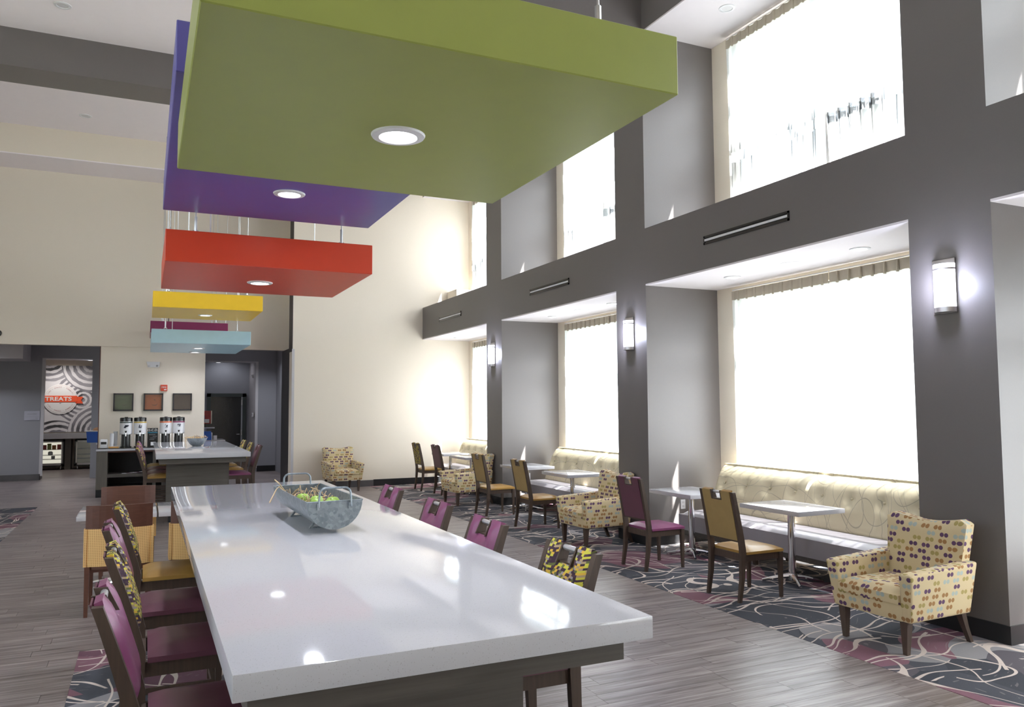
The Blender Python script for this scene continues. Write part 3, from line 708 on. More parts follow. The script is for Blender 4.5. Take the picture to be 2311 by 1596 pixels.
def make_armchair(label):
    t = thing('armchair', label, 'armchair'); m = M['dots']
    # body local: front at +Y
    obj('seat_base', hexa(NB(), [(-.27, -.28, .235), (.27, -.28, .235), (.27, .345, .235), (-.27, .345, .235), (-.30, -.28, .36), (.30, -.28, .36), (.30, .355, .36), (-.30, .355, .36)], .018), m, t, True)
    us, vs = lin(-.262, .262, 10), lin(-.20, .375, 10)
    bm = pad(NB(), us, vs, lambda i, j: True, lambda u, v, d: (u, v, .425+.045*min(1, d/.07)**.5), lambda u, v, d: (u, v, .362))
    obj('seat_cushion', bm, m, t, True)
    for s in (-1, 1):
        a = [(s*.255, -.33, .235), (s*.335, -.33, .235), (s*.335, .345, .235), (s*.255, .345, .235), (s*.275, -.36, .62), (s*.385, -.36, .62), (s*.375, .385, .585), (s*.270, .385, .585)]
        if s < 0: a = [a[i] for i in (1, 0, 3, 2, 5, 4, 7, 6)]
        obj('arm', hexa(NB(), a, .028, 4), m, t, True)
    us, vs = lin(-.315, .315, 14), lin(.30, .93, 12)
    def wz(u, v): 
        q = (v-.30)/.63; return v-.055*(1-abs(u/.315)**1.6)*max(0, q-.5)*2 - (.045*max(0, (abs(u)/.315-.80)/.20)**2 if v > .92 else 0)
    def bx(u, v): return u*(1+.09*max(0, (v-.6)/.33)*(1 if v < .92 else .55))
    bm = pad(NB(), us, vs, lambda i, j: True, lambda u, v, d: (bx(u, v), -.22-.10*((v-.3)/.63)+.035*min(1, d/.06)**.5, wz(u, v)), lambda u, v, d: (bx(u, v), -.31-.10*((v-.3)/.63)-.02*min(1, d/.06)**.5, wz(u, v)))
    obj('backrest', bm, m, t, True)
    for s in (-1, 1):
        obj('leg', sweep(NB(), [(s*.262, .305, 0, .017, .017), (s*.268, .305, .235, .030, .030)]), M['walnut'], t)
        obj('leg', sweep(NB(), [(s*.27, -.40, 0, .016, .016), (s*.268, -.345, .12, .020, .020), (s*.265, -.30, .24, .027, .027)]), M['walnut'], t)
    return t
ar = make_armchair('large dotted-fabric armchair nearest the camera on the right'); ar.location = (5.27, 4.30, 0); ar.rotation_euler = (0, 0, PI/2+.03)
dup(ar, (5.40, 9.05, 0), PI/2+.04, 'dotted-fabric armchair behind the plum dining chair')
dup(ar, (5.40, 13.62, 0), PI/2+.08, 'dotted-fabric armchair behind the mustard chairs, third in the row')
dup(ar, (3.87, 16.98, 0), PI+.06, 'dotted-fabric armchair standing alone against the cream back wall')

def make_cane(label):
    t = thing('cane_chair', label, 'chair'); W = .265
    for s in (-1, 1):
        obj('leg', sweep(NB(), [(s*(W-.02), -.26, 0, .015, .017), (s*(W-.02), -.24, .42, .02, .022)]), M['redwood'], t)
        obj('leg', sweep(NB(), [(s*(W-.03), .22, 0, .014, .014), (s*(W-.03), .21, .38, .019, .019)]), M['redwood'], t)
    obj('seat_frame', B(-W+.01, W-.01, -.24, .22, .37, .40), M['redwood'], t)
    bm = pad(NB(), lin(-W+.01, W-.01, 6), lin(-.215, .235, 6), lambda i, j: True, lambda u, v, d: (u, v, .435+.035*min(1, d/.08)**.5), lambda u, v, d: (u, v, .40)); obj('seat', bm, M['tanseat'], t, True)
    def curve(z0, z1, th, off=0, n=10):
        b_ = NB(); cols = []
        for u in lin(-W, W, n):
            y = -.27+.05*(abs(u)/W)**3; cols.append([b_.verts.new((u, y+dy-.02*(z-.4), z)) for dy, z in ((0, z0), (th, z0), (th, z1), (0, z1))])
        for k in range(n):
            for i in range(4): b_.faces.new((cols[k][i], cols[k+1][i], cols[k+1][(i+1) % 4], cols[k][(i+1) % 4]))
        b_.faces.new(cols[0]); b_.faces.new(cols[-1]); return b_
    obj('cane_panel', curve(.42, .745, .022), M['cane'], t); obj('top_rail', curve(.745, .945, .026), M['redwood'], t); obj('lower_rail', curve(.395, .42, .026), M['redwood'], t)
    for s in (-1, 1):
        obj('side_wing', hexa(NB(), [(s*W-.012, -.235, .42), (s*W+.012, -.235, .42), (s*W+.012, -.02, .42), (s*W-.012, -.02, .42), (s*W-.012, -.24, .745), (s*W+.012, -.24, .745), (s*W+.012, -.17, .745), (s*W-.012, -.17, .745)]), M['cane'], t)
    return t
cn = make_cane('cane-backed chair with red-brown top rail, seen from behind at the low table'); cn.location = (-.18, 8.07, 0)
dup(cn, (.50, 8.10, 0), 0, 'cane-backed chair mostly hidden behind the big table edge')
dup(cn, (-.14, 9.37, 0), PI, 'cane-backed chair facing the camera beyond the low table')

# ------------------------------------------------------------------ tables
def pedestal(label, x0, x1, y0, y1, z=.765, th=.045):
    cx, cy = (x0+x1)/2, (y0+y1)/2
    t = thing('pedestal_table', label, 'table', (cx, cy, 0)); hx, hy = (x1-x0)/2, (y1-y0)/2
    obj('tabletop', B(-hx, hx, -hy, hy, z-th, z, .004, 2), M['quartz'], t, True)
    obj('column', lathe(NB(), [(.036, .05), (.036, z-th-.01), (.09, z-th-.01), (.09, z-th)], 20), M['chrome'], t, True)
    bm = NB(); lathe(bm, [(.001, .03), (.05, .03), (.05, .075), (.038, .09), (.001, .09)], 16); obj('hub', bm, M['chrome'], t, True)
    for k in range(4):
        a = PI/4+k*PI/2+.25; c, s = math.cos(a), math.sin(a)
        pts = [(c*r, s*r, zz) for r, zz in ((.03, .065), (.12, .055), (.22, .036), (.30, .02))]
        obj('foot', tube(NB(), pts, .02, 8, [.026, .022, .018, .014]), M['chrome'], t, True)
    return t
pedestal('small white quartz table nearest the camera, at the nearest banquette', 5.66, 6.27, 5.72, 6.54)
pedestal('small white quartz table behind the plum dining chair', 5.63, 6.27, 7.32, 8.13)
pedestal('small white quartz table, nearer one at the middle banquette', 5.66, 6.30, 10.25, 11.08)
pedestal('small white quartz table, farther one at the middle banquette', 5.66, 6.30, 11.85, 12.68)
pedestal('small white quartz table closest to the cream back wall', 5.78, 6.38, 15.9, 16.65)
pedestal('small white quartz table behind the third dotted armchair', 5.78, 6.38, 14.6, 15.5)
pedestal('low white table behind the left bar stools', -.57, .13, 8.60, 9.48)
pedestal('low white table joined to the right of the one behind the left stools', .145, .84, 8.60, 9.48)

def high_table(label, x0, x1, y0, y1, z=1.09, th=.075):
    cx, cy = (x0+x1)/2, (y0+y1)/2; t = thing('high_table', label, 'table', (cx, cy, 0)); hx, hy = (x1-x0)/2, (y1-y0)/2
    obj('tabletop', B(-hx, hx, -hy, hy, z-th, z, .005, 2), M['quartz'], t, True)
    obj('apron', B(-hx+.05, hx-.06, -hy+.09, hy-.09, z-th-.085, z-th), M['lam'], t)
    for s in (-1, 1):
        obj('pedestal_base', B(-hx+.16, hx-.28, s*(hy-.53)-.10, s*(hy-.53)+.10, .10, z-th-.085), M['lam'], t)
        obj('toe_kick', B(-hx+.20, hx-.32, s*(hy-.53)-.07, s*(hy-.53)+.07, .002, .10), M['blackbase'], t)
    return t
high_table('big white-topped communal high table in the foreground', .225, 1.565, 2.25, 7.70)
high_table('second white-topped high table in front of the coffee counter', .165, 1.53, 13.08, 17.62)

def banquette(y0, y1, label):
    cy = (y0+y1)/2; h = (y1-y0)/2; t = thing('banquette', label, 'bench', (6.1, cy, 0))
    # backrest, tufted
    n = int((y1-y0)/.05); us = lin(-h, h, n); vs = lin(.40, 1.03, 12); nb = int((y1-y0)/.37); bs = [-h+(k+.5)*(2*h/nb) for k in range(nb)]
    def fr(u, v, d):
        q = (v-.40)/.63; x = .52+.24*q-.11*min(1, d/.10)**.5+.05*max(0, q-.8)/.2
        dm = sum(math.exp(-((u-b)**2+(v-.80)**2)/.0022)*.05+math.exp(-((u-b)**2)/.0010)*.022*max(0, min(1, (v-.72)/.2)) for b in bs)
        return (x+dm, u, v)
    bm = pad(NB(), us, vs, lambda i, j: True, fr, lambda u, v, d: (.755+.015*(v-.4), u, v)); obj('backrest', bm, M['scribble'], t, True)
    for b in bs:
        q = .4/.63; bb_ = NB(); bmesh.ops.create_uvsphere(bb_, u_segments=8, v_segments=5, radius=.016)
        o = obj('button', bb_, M['scribble'], t, True); o.location = (.52+.24*q-.11+.045-.012, b, .80)
    us2, vs2 = lin(.02, .62, 8), lin(-h, h, int(n/2))
    bm = pad(NB(), us2, vs2, lambda i, j: True, lambda u, v, d: (u, v, .425+.045*min(1, d/.06)**.5), lambda u, v, d: (u, v, .24+.02*u)); obj('seat', bm, M['greyvinyl'], t, True)
    obj('base_rail', B(.08, .7, -h+.02, h-.02, .17, .24), M['lam'], t)
    k = 0
    for yy in lin(-h+.12, h-.12, 3):
        obj('leg', sweep(NB(), [(.14, yy, 0.002, .02, .02), (.13, yy, .17, .03, .03)]), M['walnut'], t); obj('leg', sweep(NB(), [(.62, yy, 0.002, .02, .02), (.62, yy, .17, .03, .03)]), M['walnut'], t)
banquette(4.62, 8.20, 'tufted cream-backed banquette in the nearest full window alcove')
banquette(9.22, 12.78, 'tufted cream-backed banquette in the middle window alcove')
banquette(13.8, 17.3, 'tufted cream-backed banquette in the farthest window alcove')
t = thing('power_outlet', 'white wall outlet beside the nearest banquette', 'outlet', (6.38, 8.455, .50)); obj('cover_plate', B(-.037, .037, -.006, 0, -.06, .06, .002, 1), M['white'], t)
for z in (-.025, .025): obj('socket', B(-.016, .016, -.008, -.006, z-.014, z+.014), M['trimlight'], t)
t = thing('power_outlet', 'white wall outlet in the middle window alcove', 'outlet', (6.38, 13.02, .50)); obj('cover_plate', B(-.037, .037, -.006, 0, -.06, .06, .002, 1), M['white'], t)
obj('ledge_box', B(0, .54, -.6, 0, 0, .40), M['cream']).location = (6.477, YB, ZB1)
o = bpy.data.objects['ledge_box']; o['kind'] = 'structure'; o.name = 'trim_5'

# ------------------------------------------------------------------ galvanized tray with apples and raffia
def galv_tray():
    t = thing('galvanized_trough', 'long half-round galvanized metal trough on the big table', 'tray', (.965, 4.99, 1.09), R(1.5)); hy, r, zc = .52, .158, .178
    bm = NB(); n = 18; th = .004
    ao = [bm.verts.new((-r*math.cos(a), -hy, zc-r*math.sin(a))) for a in lin(0, PI, n)]; bo = [bm.verts.new((-r*math.cos(a), hy, zc-r*math.sin(a))) for a in lin(0, PI, n)]
    q = r-th; ai = [bm.verts.new((-q*math.cos(a), -hy+th, zc-q*math.sin(a))) for a in lin(0, PI, n)]; bi = [bm.verts.new((-q*math.cos(a), hy-th, zc-q*math.sin(a))) for a in lin(0, PI, n)]
    for k in range(n): bm.faces.new((ao[k], ao[k+1], bo[k+1], bo[k])); bm.faces.new((ai[k+1], ai[k], bi[k], bi[k+1]))
    bm.faces.new(ao); bm.faces.new(bo[::-1]); bm.faces.new(ai[::-1]); bm.faces.new(bi)
    bm.faces.new((ao[0], bo[0], bi[0], ai[0])); bm.faces.new((ao[-1], ai[-1], bi[-1], bo[-1])); bm.faces.new((ao[0], ai[0], ai[-1], ao[-1])); bm.faces.new((bo[0], bo[-1], bi[-1], bi[0]))
    obj('trough_body', bm, M['galv'], t, True)
    rim = [(-r, -hy, zc), (r, -hy, zc), (r, hy, zc), (-r, hy, zc)]
    bm = NB()
    for k in range(4): tube(bm, [rim[k], rim[(k+1) % 4]], .004, 6)
    obj('rolled_rim', bm, M['galv'], t, True)
    for s in (-1, 1):
        y = s*(hy+.008); hw = .088
        pts = [(-hw-.004, y, zc-.03), (-hw, y, zc+.035)]+[(-hw+.035-.035*math.cos(a), y, zc+.04+.035*math.sin(a)) for a in lin(.2, PI/2, 4)]+[(hw-.035+.035*math.sin(a), y, zc+.04+.035*math.cos(a)) for a in lin(0, PI/2-.2, 4)]+[(hw, y, zc+.035), (hw+.004, y, zc-.03)]
        h = obj('handle', tube(NB(), pts, .006, 8), M['galv'], t, True)
        for q in (-1, 1): obj('rivet_plate', B(q*hw-.013, q*hw+.013, min(s*hy, s*(hy+.012)), max(s*hy, s*(hy+.012)), zc-.045, zc-.01), M['galv'], h)
    for y in (-.28, .28):
        bm = NB()
        for s in (-1, 1): hexa(bm, [(s*.085-.006, y-.012, 0), (s*.085+.006, y-.012, 0), (s*.085+.006, y+.012, 0), (s*.085-.006, y+.012, 0), (s*.06-.006, y-.012, .035), (s*.06+.006, y-.012, .035), (s*.06+.006, y+.012, .035), (s*.06-.006, y+.012, .035)])
        box(bm, -.085, .085, y-.012, y+.012, .0, .006); obj('foot_bracket', bm, M['galv'], t)
galv_tray()
M['apple'] = plain('green_apple_skin', (.38, .58, .10, 1), .28, var=.12, scale=20); M['stem'] = plain('apple_stem', (.08, .04, .02, 1), .7)
M['raffia'] = plain('raffia', (.72, .52, .30, 1), .8, var=.2, scale=40); M['redberry'] = plain('dried_red_chilli', (.30, .02, .02, 1), .4, var=.2)
AP = [(.99, 4.63, 'front green apple against the near end of the trough'), (.93, 4.72, 'green apple on the left, just behind the front one'), (1.03, 4.76, 'green apple on the right side of the trough'), (.955, 4.86, 'largest-looking green apple in the middle of the trough'), (.90, 5.02, 'green apple half covered by raffia')]
for x, y, l in AP:
    t = thing('apple', l, 'apple', (x, y, 1.19), random.random()*6, 'green apples in the trough')
    obj('fruit', lathe(NB(), [(.0005, .008), (.018, 0), (.034, .012), (.041, .034), (.039, .052), (.028, .066), (.013, .070), (.0005, .060)], 18), M['apple'], t, True)
    obj('stem', tube(NB(), [(0, 0, .06), (.004, 0, .078)], .0018, 5), M['stem'], t)
bm = NB(); rnd = random.Random(3)
for k in range(130):
    x = .965+rnd.uniform(-.11, .11); y = 4.99+rnd.uniform(-.40, .46); z = 1.19+rnd.uniform(-.03, .015); a = rnd.uniform(0, 6.28); L = rnd.uniform(.05, .12); h = rnd.uniform(.0, .07) if k % 3 else rnd.uniform(.04, .09)
    if y < 4.8 and h > .02: h = .015
    p = [(x, y, z), (x+math.cos(a)*L*.5, y+math.sin(a)*L*.5, z+h), (x+math.cos(a)*L, y+math.sin(a)*L, z+h*rnd.uniform(.2, 1.3))]
    if abs(p[2][0]-.965) > .14 or abs(p[2][1]-4.99) > .5: continue
    tube(bm, p, .0022, 4)
for p in ([(.84, 5.30, 1.24), (.81, 5.38, 1.275), (.78, 5.30, 1.262), (.72, 5.15, 1.20)], [(.87, 5.42, 1.22), (.82, 5.44, 1.29), (.80, 5.50, 1.31)], [(.88, 5.28, 1.22), (.90, 5.2, 1.27), (.88, 5.05, 1.29)]): tube(bm, p, .004, 5)
tag(obj('raffia_filling', bm, M['raffia']), 'tangled pale raffia straw filling the long trough', 'straw', kind='stuff')
for x, y, l in ((.88, 5.12, 'small dark red dried pod near the far end of the trough'), (1.02, 5.08, 'dark red dried pod behind the apples, right side')):
    b_ = NB(); bmesh.ops.create_uvsphere(b_, u_segments=10, v_segments=6, radius=.022); o = obj('dried_pod', b_, M['redberry'], None, True); o.location = (x, y, 1.215); o.scale = (1, 1.4, .8); tag(o, l, 'pod')
# bowl on the second table
t = thing('metal_bowl', 'small round galvanized bowl on the second high table', 'bowl', (.87, 15.5, 1.09))
obj('bowl_body', lathe(NB(), [(.001, 0), (.07, .0), (.12, .04), (.16, .10), (.178, .145), (.172, .145), (.155, .10), (.115, .045), (.001, .02)], 28), M['galv'], t, True)
for s in (-1, 1): obj('handle', tube(NB(), [(-.05, s*.165, .14), (-.05, s*.16, .175), (0, s*.155, .19), (.05, s*.16, .175), (.05, s*.165, .14)], .005, 6), M['galv'], t, True)
bm = NB()
for k in range(110):
    a = rnd.uniform(0, 6.28); q = rnd.uniform(0, .13); x, y, z = .87+q*math.cos(a), 15.5+q*math.sin(a), 1.21+rnd.uniform(0, .05); b2 = rnd.uniform(0, 6.28); L = rnd.uniform(.04, .09)
    tube(bm, [(x, y, z), (x+L*.5*math.cos(b2), y+L*.5*math.sin(b2), z+rnd.uniform(0, .03)), (x+L*math.cos(b2), y+L*math.sin(b2), z-.01)], .004, 4)
for p in ([(.74, 15.42, 1.24), (.69, 15.4, 1.28), (.67, 15.38, 1.18), (.69, 15.36, 1.10)], [(.75, 15.45, 1.25), (.66, 15.42, 1.25), (.71, 15.4, 1.22)]): tube(bm, p, .006, 5)
tag(obj('raffia_filling', bm, M['raffia']), 'pale raffia straw heaped in the round bowl', 'straw', kind='stuff')

# ------------------------------------------------------------------ beverage counter and its things
t = thing('beverage_counter', 'grey-brown coffee counter with open shelves and a white top', 'counter', (.17, 18.2, 0))
X0, X1 = -.86-.17, 1.18-.17; Y0, Y1 = -.35, .44
obj('countertop', B(X0-.01, X1+.02, Y0-.02, Y1, .925, .965, .003, 1), M['quartz'], t, True)
obj('side_panel', B(X0, X0+.20, Y0, Y1, .16, .925), M['lamv'], t); obj('side_panel', B(X1-.2, X1, Y0, Y1, .16, .925), M['lamv'], t)
obj('divider', B(.0, .06, Y0, Y1, .16, .925), M['lamv'], t); obj('shelf', B(X0+.2, X1-.2, Y0+.01, Y1, .395, .455), M['lam'], t)
obj('bottom_panel', B(X0+.2, X1-.2, Y0+.01, Y1, .16, .2), M['lam'], t); obj('back_panel', B(X0, X1, Y1-.02, Y1, .16, .925), M['trimdark'], t); obj('top_rail', B(X0+.2, X1-.2, Y0+.005, Y0+.04, .895, .925), M['redwood'], t)
obj('toe_kick', B(X0+.0, X1-.0, Y0+.06, Y1, .002, .16), M['blackbase'], t)
M['icon'] = plain('label_ink', (.03, .03, .05, 1), .6, var=0)
ACC = [((.12, .14, .13, 1), 'coffee dispenser with dark band, leftmost of four'), ((.55, .40, .10, 1), 'coffee dispenser with mustard band, second of four'), ((.72, .16, .06, 1), 'coffee dispenser with orange band, third of four'), ((.25, .04, .10, 1), 'coffee dispenser with maroon band, rightmost of four')]
tray = tag(obj('drip_mat', B(-.84, .19, 17.95, 18.4, .965, .978), M['blackp']), 'black mat under the left coffee dispensers on the counter', 'mat')
tag(obj('drip_mat', B(.24, .82, 17.95, 18.4, .965, .978), M['blackp']), 'black mat under the right coffee dispensers on the counter', 'mat')
def arc_wrap(b_, r, z0, z1, a0, a1, n=12):
    lo = [b_.verts.new((r*math.sin(a), -r*math.cos(a), z0)) for a in lin(a0, a1, n)]; hi = [b_.verts.new((r*math.sin(a), -r*math.cos(a), z1)) for a in lin(a0, a1, n)]
    for k in range(n): b_.faces.new((lo[k], lo[k+1], hi[k+1], hi[k]))
    return b_
for k, (x, (c, l)) in enumerate(zip((-.345, -.082, .405, .655), ACC)):
    t = thing('coffee_dispenser', l, 'dispenser', (x, 18.18, .978)); r = .118
    obj('base', box(lathe(NB(), [(.001, 0), (.11, 0), (.11, .02), (.001, .02)], 20), -.06, .06, -.14, 0, 0, .02), M['blackp'], t, True)
    obj('stand', lathe(NB(), [(.085, .02), (.085, .27), (.001, .27)], 20), M['blackp'], t, True)
    for s in (-1, 1): obj('stand_rail', tube(NB(), [(s*.095, -.05, .02), (s*.095, -.05, .27)], .006, 6), M['chrome'], t, True)
    obj('body', lathe(NB(), [(.001, .27), (r, .27), (r, .60), (.001, .60)], 28), M['steel'], t, True)
    obj('lid', lathe(NB(), [(r+.002, .535), (r+.002, .60), (r-.01, .612), (.001, .615)], 28), M['blackp'], t, True)
    obj('lid_latch', B(-.03, .03, -.06, .06, .612, .625), M['blackp'], t)
    obj('label_wrap', arc_wrap(NB(), r+.0015, .285, .50, -1.45, 1.45), M['white'], t, True); obj('colour_band', arc_wrap(NB(), r+.002, .50, .528, -1.45, 1.45), plain('band_%d' % k, c, .5, var=0), t, True)
    ic = NB()
    shapes = [[(-.03, .02, .03, .06), (-.045, .0, .0, .03), (.0, .035, .05, .055)], [(-.03, 0, -.008, .065), (-.03, 0, .025, .018), (.002, .03, .03, .045)], [(-.02, .04, -.01, .075), (.0, .015, .03, .05), (-.02, 0, .035, .006)], [(-.035, .05, .035, .07), (-.01, .02, .03, .04), (-.04, .03, -.01, .036)]][k]
    for a, z0, b2, z1 in shapes: hexa(ic, [(a, -r-.004, .40+z0), (b2, -r-.004, .40+z0), (b2, -r+.004, .40+z0), (a, -r+.004, .40+z0), (a+.012, -r-.004, .40+z1), (b2+.006, -r-.004, .40+z1), (b2+.006, -r+.004, .40+z1), (a+.012, -r+.004, .40+z1)])
    obj('printed_mark', ic, M['icon'], t)
    tp = obj('tap', tube(tube(NB(), [(0, -r, .30), (0, -r-.05, .295)], .012, 8), [(0, -r-.05, .30), (0, -r-.05, .235)], .010, 8), M['chrome'], t, True)
    obj('tap_handle', hexa(NB(), [(-.008, -r-.062, .30), (.008, -r-.062, .30), (.008, -r-.052, .30), (-.008, -r-.052, .30), (-.022, -r-.062, .345), (.022, -r-.062, .345), (.022, -r-.052, .345), (-.022, -r-.052, .345)]), M['blackp'], tp)
t = thing('counter_sign', 'black counter card lettered O.C.D. between the coffee dispensers', 'sign', (.158, 18.12, .978))
obj('card', B(-.10, .10, -.004, .004, 0, .39), M['blackp'], t); obj('lettering', text_bm('O.C.D.', .068, .001, Matrix.Translation((0, -.006, .345))), M['white'], t)
obj('stripe', B(-.09, .09, -.006, -.003, .285, .305), plain('teal_print', (.02, .16, .24, 1), .5), t)
for k, (a, b2, z) in enumerate(((-.07, .05, .25), (.0, .08, .215), (-.05, .06, .18), (-.06, .03, .15))): obj('small_print', B(a, b2, -.006, -.003, z, z+.006), M['grey'], t)
obj('white_tag', B(-.035, .06, -.02, -.006, .03, .10), M['white'], t)
for x, h, l in ((-.60, .31, 'tall stack of white paper cups on the counter'), (-.54, .35, 'second, slightly taller paper cup stack behind the first')):
    t = thing('cup_stack', l, 'cups', (x, 18.15+(.09 if h > .33 else 0), .978))
    n = 9
    for k in range(n):
        z = k*(h-.1)/n; obj('cup', lathe(NB(), [(.030, z), (.040, z+.10), (.042, z+.10), (.042, z+.106), (.036, z+.106), (.028, z+.01), (.001, z+.01)], 14), M['white'], t, True)
t = thing('napkin_dispenser', 'white napkin dispenser at the left end of the counter', 'dispenser', (-.745, 18.15, .978)); obj('case', B(-.065, .065, -.07, .07, 0, .175, .012, 2), M['white'], t, True); obj('slot', B(-.05, .05, -.074, -.068, .075, .125), M['blackp'], t)
t = thing('condiment_tray', 'shallow amber tray below the paper cups', 'tray', (-.56, 18.02, .978)); obj('tray_body', box(B(-.09, .09, -.05, .05, 0, .008), -.09, .09, -.05, -.044, .008, .03), plain('amber', (.6, .30, .08, 1), .4), t)
for k in range(5): obj('packet', B(-.075+k*.032, -.05+k*.032, -.03, .02, .008, .04+.004*(k % 2)), M['white'], t)
t = thing('magazine_stack', 'papers fanned out on the counter shelf', 'papers', (-.15, 18.05, .455))
for k in range(5): 
    o = obj('sheet', B(-.10, .10, -.07, .07, k*.006, k*.006+.005), [M['white'], M['plumdark']][k % 2], t); o.location = (-.15+k*.08, 0, 0); o.rotation_euler = (0, 0, .3*k)
# pictures, alarm, emergency light on beverage wall
def picture(x, w2, col, mark, l):
    t = thing('framed_picture', l, 'picture', (x, 18.66, 1.725)); h = .375
    fr = NB(); d = .028
    for q in ((-w2, w2, 0, d), (-w2, w2, h-d, h), (-w2, -w2+d, 0, h), (w2-d, w2, 0, h)): box(fr, q[0], q[1], -.055, 0, q[2], q[3])
    obj('frame', fr, M['trimdark'], t); obj('print', B(-w2+d, w2-d, -.02, -.01, d, h-d), plain('print_'+str(round(x, 1)), col, .3, var=.12, scale=20), t)
    if mark:
        mk = NB(); n = 10
        for cx, cz, rr, a0, a1 in ((.02, .17, .06, PI*1.15, PI*1.95), (-.01, .22, .035, -.2, 1.2)):
            vin = [mk.verts.new((cx+rr*math.cos(a), -.021, cz+rr*.8*math.sin(a))) for a in lin(a0, a1, n)]
            vout = [mk.verts.new((cx+(rr+.014*math.sin(PI*i/n)+.001)*math.cos(a), -.021, cz+(rr+.014*math.sin(PI*i/n)+.001)*.8*math.sin(a))) for i, a in enumerate(lin(a0, a1, n))]
            for k in range(n): mk.faces.new((vin[k], vin[k+1], vout[k+1], vout[k]))
        obj('leaf_motif', mk, M['trimdark'], t)
    obj('glazing', B(-w2+d, w2-d, -.03, -.028, d, h-d), M['glass'], t)
picture(-.418, .192, (.07, .095, .045, 1), True, 'dark-framed green picture, left of three above the dispensers')
picture(.16, .192, (.36, .085, .025, 1), True, 'dark-framed orange picture, middle of three above the dispensers')
picture(.734, .192, (.075, .042, .035, 1), False, 'dark-framed brown picture, right of three above the dispensers')
t = thing('fire_alarm', 'small red wall alarm lettered FIRE above the pictures', 'alarm', (.362, 18.66, 2.15)); obj('case', B(-.068, .068, -.05, 0, 0, .135, .006, 2), plain('alarm_red', (.62, .07, .03, 1), .35, var=.02), t, True)
obj('lettering', text_bm('FIRE', .055, .001, Matrix.Translation((0, -.052, .078))), M['white'], t); obj('strobe', B(.0, .05, -.058, -.05, .02, .04), M['white'], t)
t = thing('emergency_light', 'white twin-head emergency light high on the cream wall', 'light', (.135, 18.66, 2.66)); obj('housing', hexa(NB(), [(-.10, -.06, 0), (.12, -.06, 0), (.12, 0, 0), (-.10, 0, 0), (-.13, -.05, .12), (.14, -.05, .12), (.14, 0, .12), (-.13, 0, .12)], .008, 2), M['white'], t, True)
for x in (-.07, .08):
    b_ = NB(); bmesh.ops.create_uvsphere(b_, u_segments=10, v_segments=6, radius=.022); obj('lamp_head', b_, M['steel'] if x > 0 else M['white'], t, True).location = (x, -.06, .03)
b_ = NB(); bmesh.ops.create_uvsphere(b_, u_segments=14, v_segments=10, radius=.07); o = obj('camera_dome', b_, M['blackp'], None, True); o.location = (-2.70, 18.55, 3.30); tag(o, 'small dark security dome on the far left of the upper cream wall', 'camera')

# ------------------------------------------------------------------ buffet island behind the beverage wall
t = thing('buffet_island', 'grey-brown breakfast island behind the cream wall, ends showing on both sides', 'counter', (.3, 20.0, 0))
obj('body', B(-1.22, 1.05, -.35, .45, .42, .90), M['lamv'], t); obj('worktop', B(-1.26, 1.42, -.38, .48, .985, 1.03), M['quartz'], t); obj('apron', B(-1.22, 1.3, -.35, .45, .90, .985), M['lam'], t)
obj('crate_panel', B(-1.235, -1.22, -.32, .42, .45, .78), plain('yellow_crate', (.25, .19, .07, 1), .6), t)
obj('plinth', B(-1.15, 1.0, -.25, .35, .002, .42), M['blackbase'], t)
obj('upper_shelf', B(-.9, 1.21, .0, .4, 1.29, 1.32), M['quartz'], t)
for x in (-.85, 1.05): obj('shelf_post', B(x, x+.1, .05, .35, 1.03, 1.29), M['lamv'], t)
M['blueplastic'] = plain('blue_plastic', (.03, .12, .52, 1), .35, var=.05)
t = thing('blue_bin', 'blue plastic bin with white rim at the left end of the island', 'bin', (-1.02, 19.85, 1.03)); obj('bin_body', hexa(NB(), [(-.12, -.12, 0), (.14, -.12, 0), (.14, .12, 0), (-.12, .12, 0), (-.14, -.14, .24), (.16, -.14, .24), (.16, .14, .24), (-.14, .14, .24)]), M['blueplastic'], t); obj('rim', B(-.15, .17, -.15, .15, .24, .262, .004, 1), M['white'], t)
b_ = lathe(NB(), [(.001, 0), (.09, 0), (.085, .035), (.05, .065), (.001, .075)], 16); tag(obj('bread_roll', b_, plain('crust', (.5, .27, .14, 1), .7, var=.15), None, True), 'pale round bread roll on the rim of the blue bin', 'bread').location = (-.95, 19.85, 1.29)
tag(obj('napkin_pad', B(-.17, .16, -.12, .12, 0, .03), M['white']), 'white tray edge under the blue bin', 'tray').location = (-1.08, 19.45, 1.032)
bpy.data.objects['napkin_pad'].location = (-1.02, 19.85, .0); bpy.data.objects.remove(bpy.data.objects['napkin_pad'])
t = thing('blue_bin', 'blue plastic bin with white side at the right end of the island', 'bin', (1.30, 19.80, 1.03)); obj('bin_body', hexa(NB(), [(-.2, -.12, 0), (.13, -.12, 0), (.13, .1, 0), (-.2, .1, 0), (-.2, -.12, .20), (.11, -.12, .20), (.11, .1, .20), (-.2, .1, .20)]), M['blueplastic'], t); obj('side_card', B(.12, .14, -.12, .1, 0, .17), M['white'], t)
tag(obj('white_canister', lathe(NB(), [(.001, 0), (.04, 0), (.04, .10), (.001, .10)], 16), M['white'], None, True), 'small white canister beside the blue bin', 'canister').location = (1.51, 19.8, 1.03)
t = thing('poster_stand', 'red and blue printed poster standing on the island shelf', 'poster', (1.33, 20.2, 1.32)); obj('base', B(-.14, .12, -.05, .05, 0, .08), M['blackp'], t); obj('poster', B(-.16, .13, -.01, .01, .08, .39), plain('poster_red', (.5, .06, .05, 1), .4, var=.3, scale=12), t)
obj('blue_print', B(-.15, -.03, -.013, -.01, .12, .28), plain('poster_blue', (.06, .07, .2, 1), .5, var=.3, scale=25), t); obj('white_print', B(-.03, .07, -.013, -.01, .10, .19), M['white'], t); obj('side_edge', B(.105, .13, -.013, -.01, .08, .39), M['cream'], t)

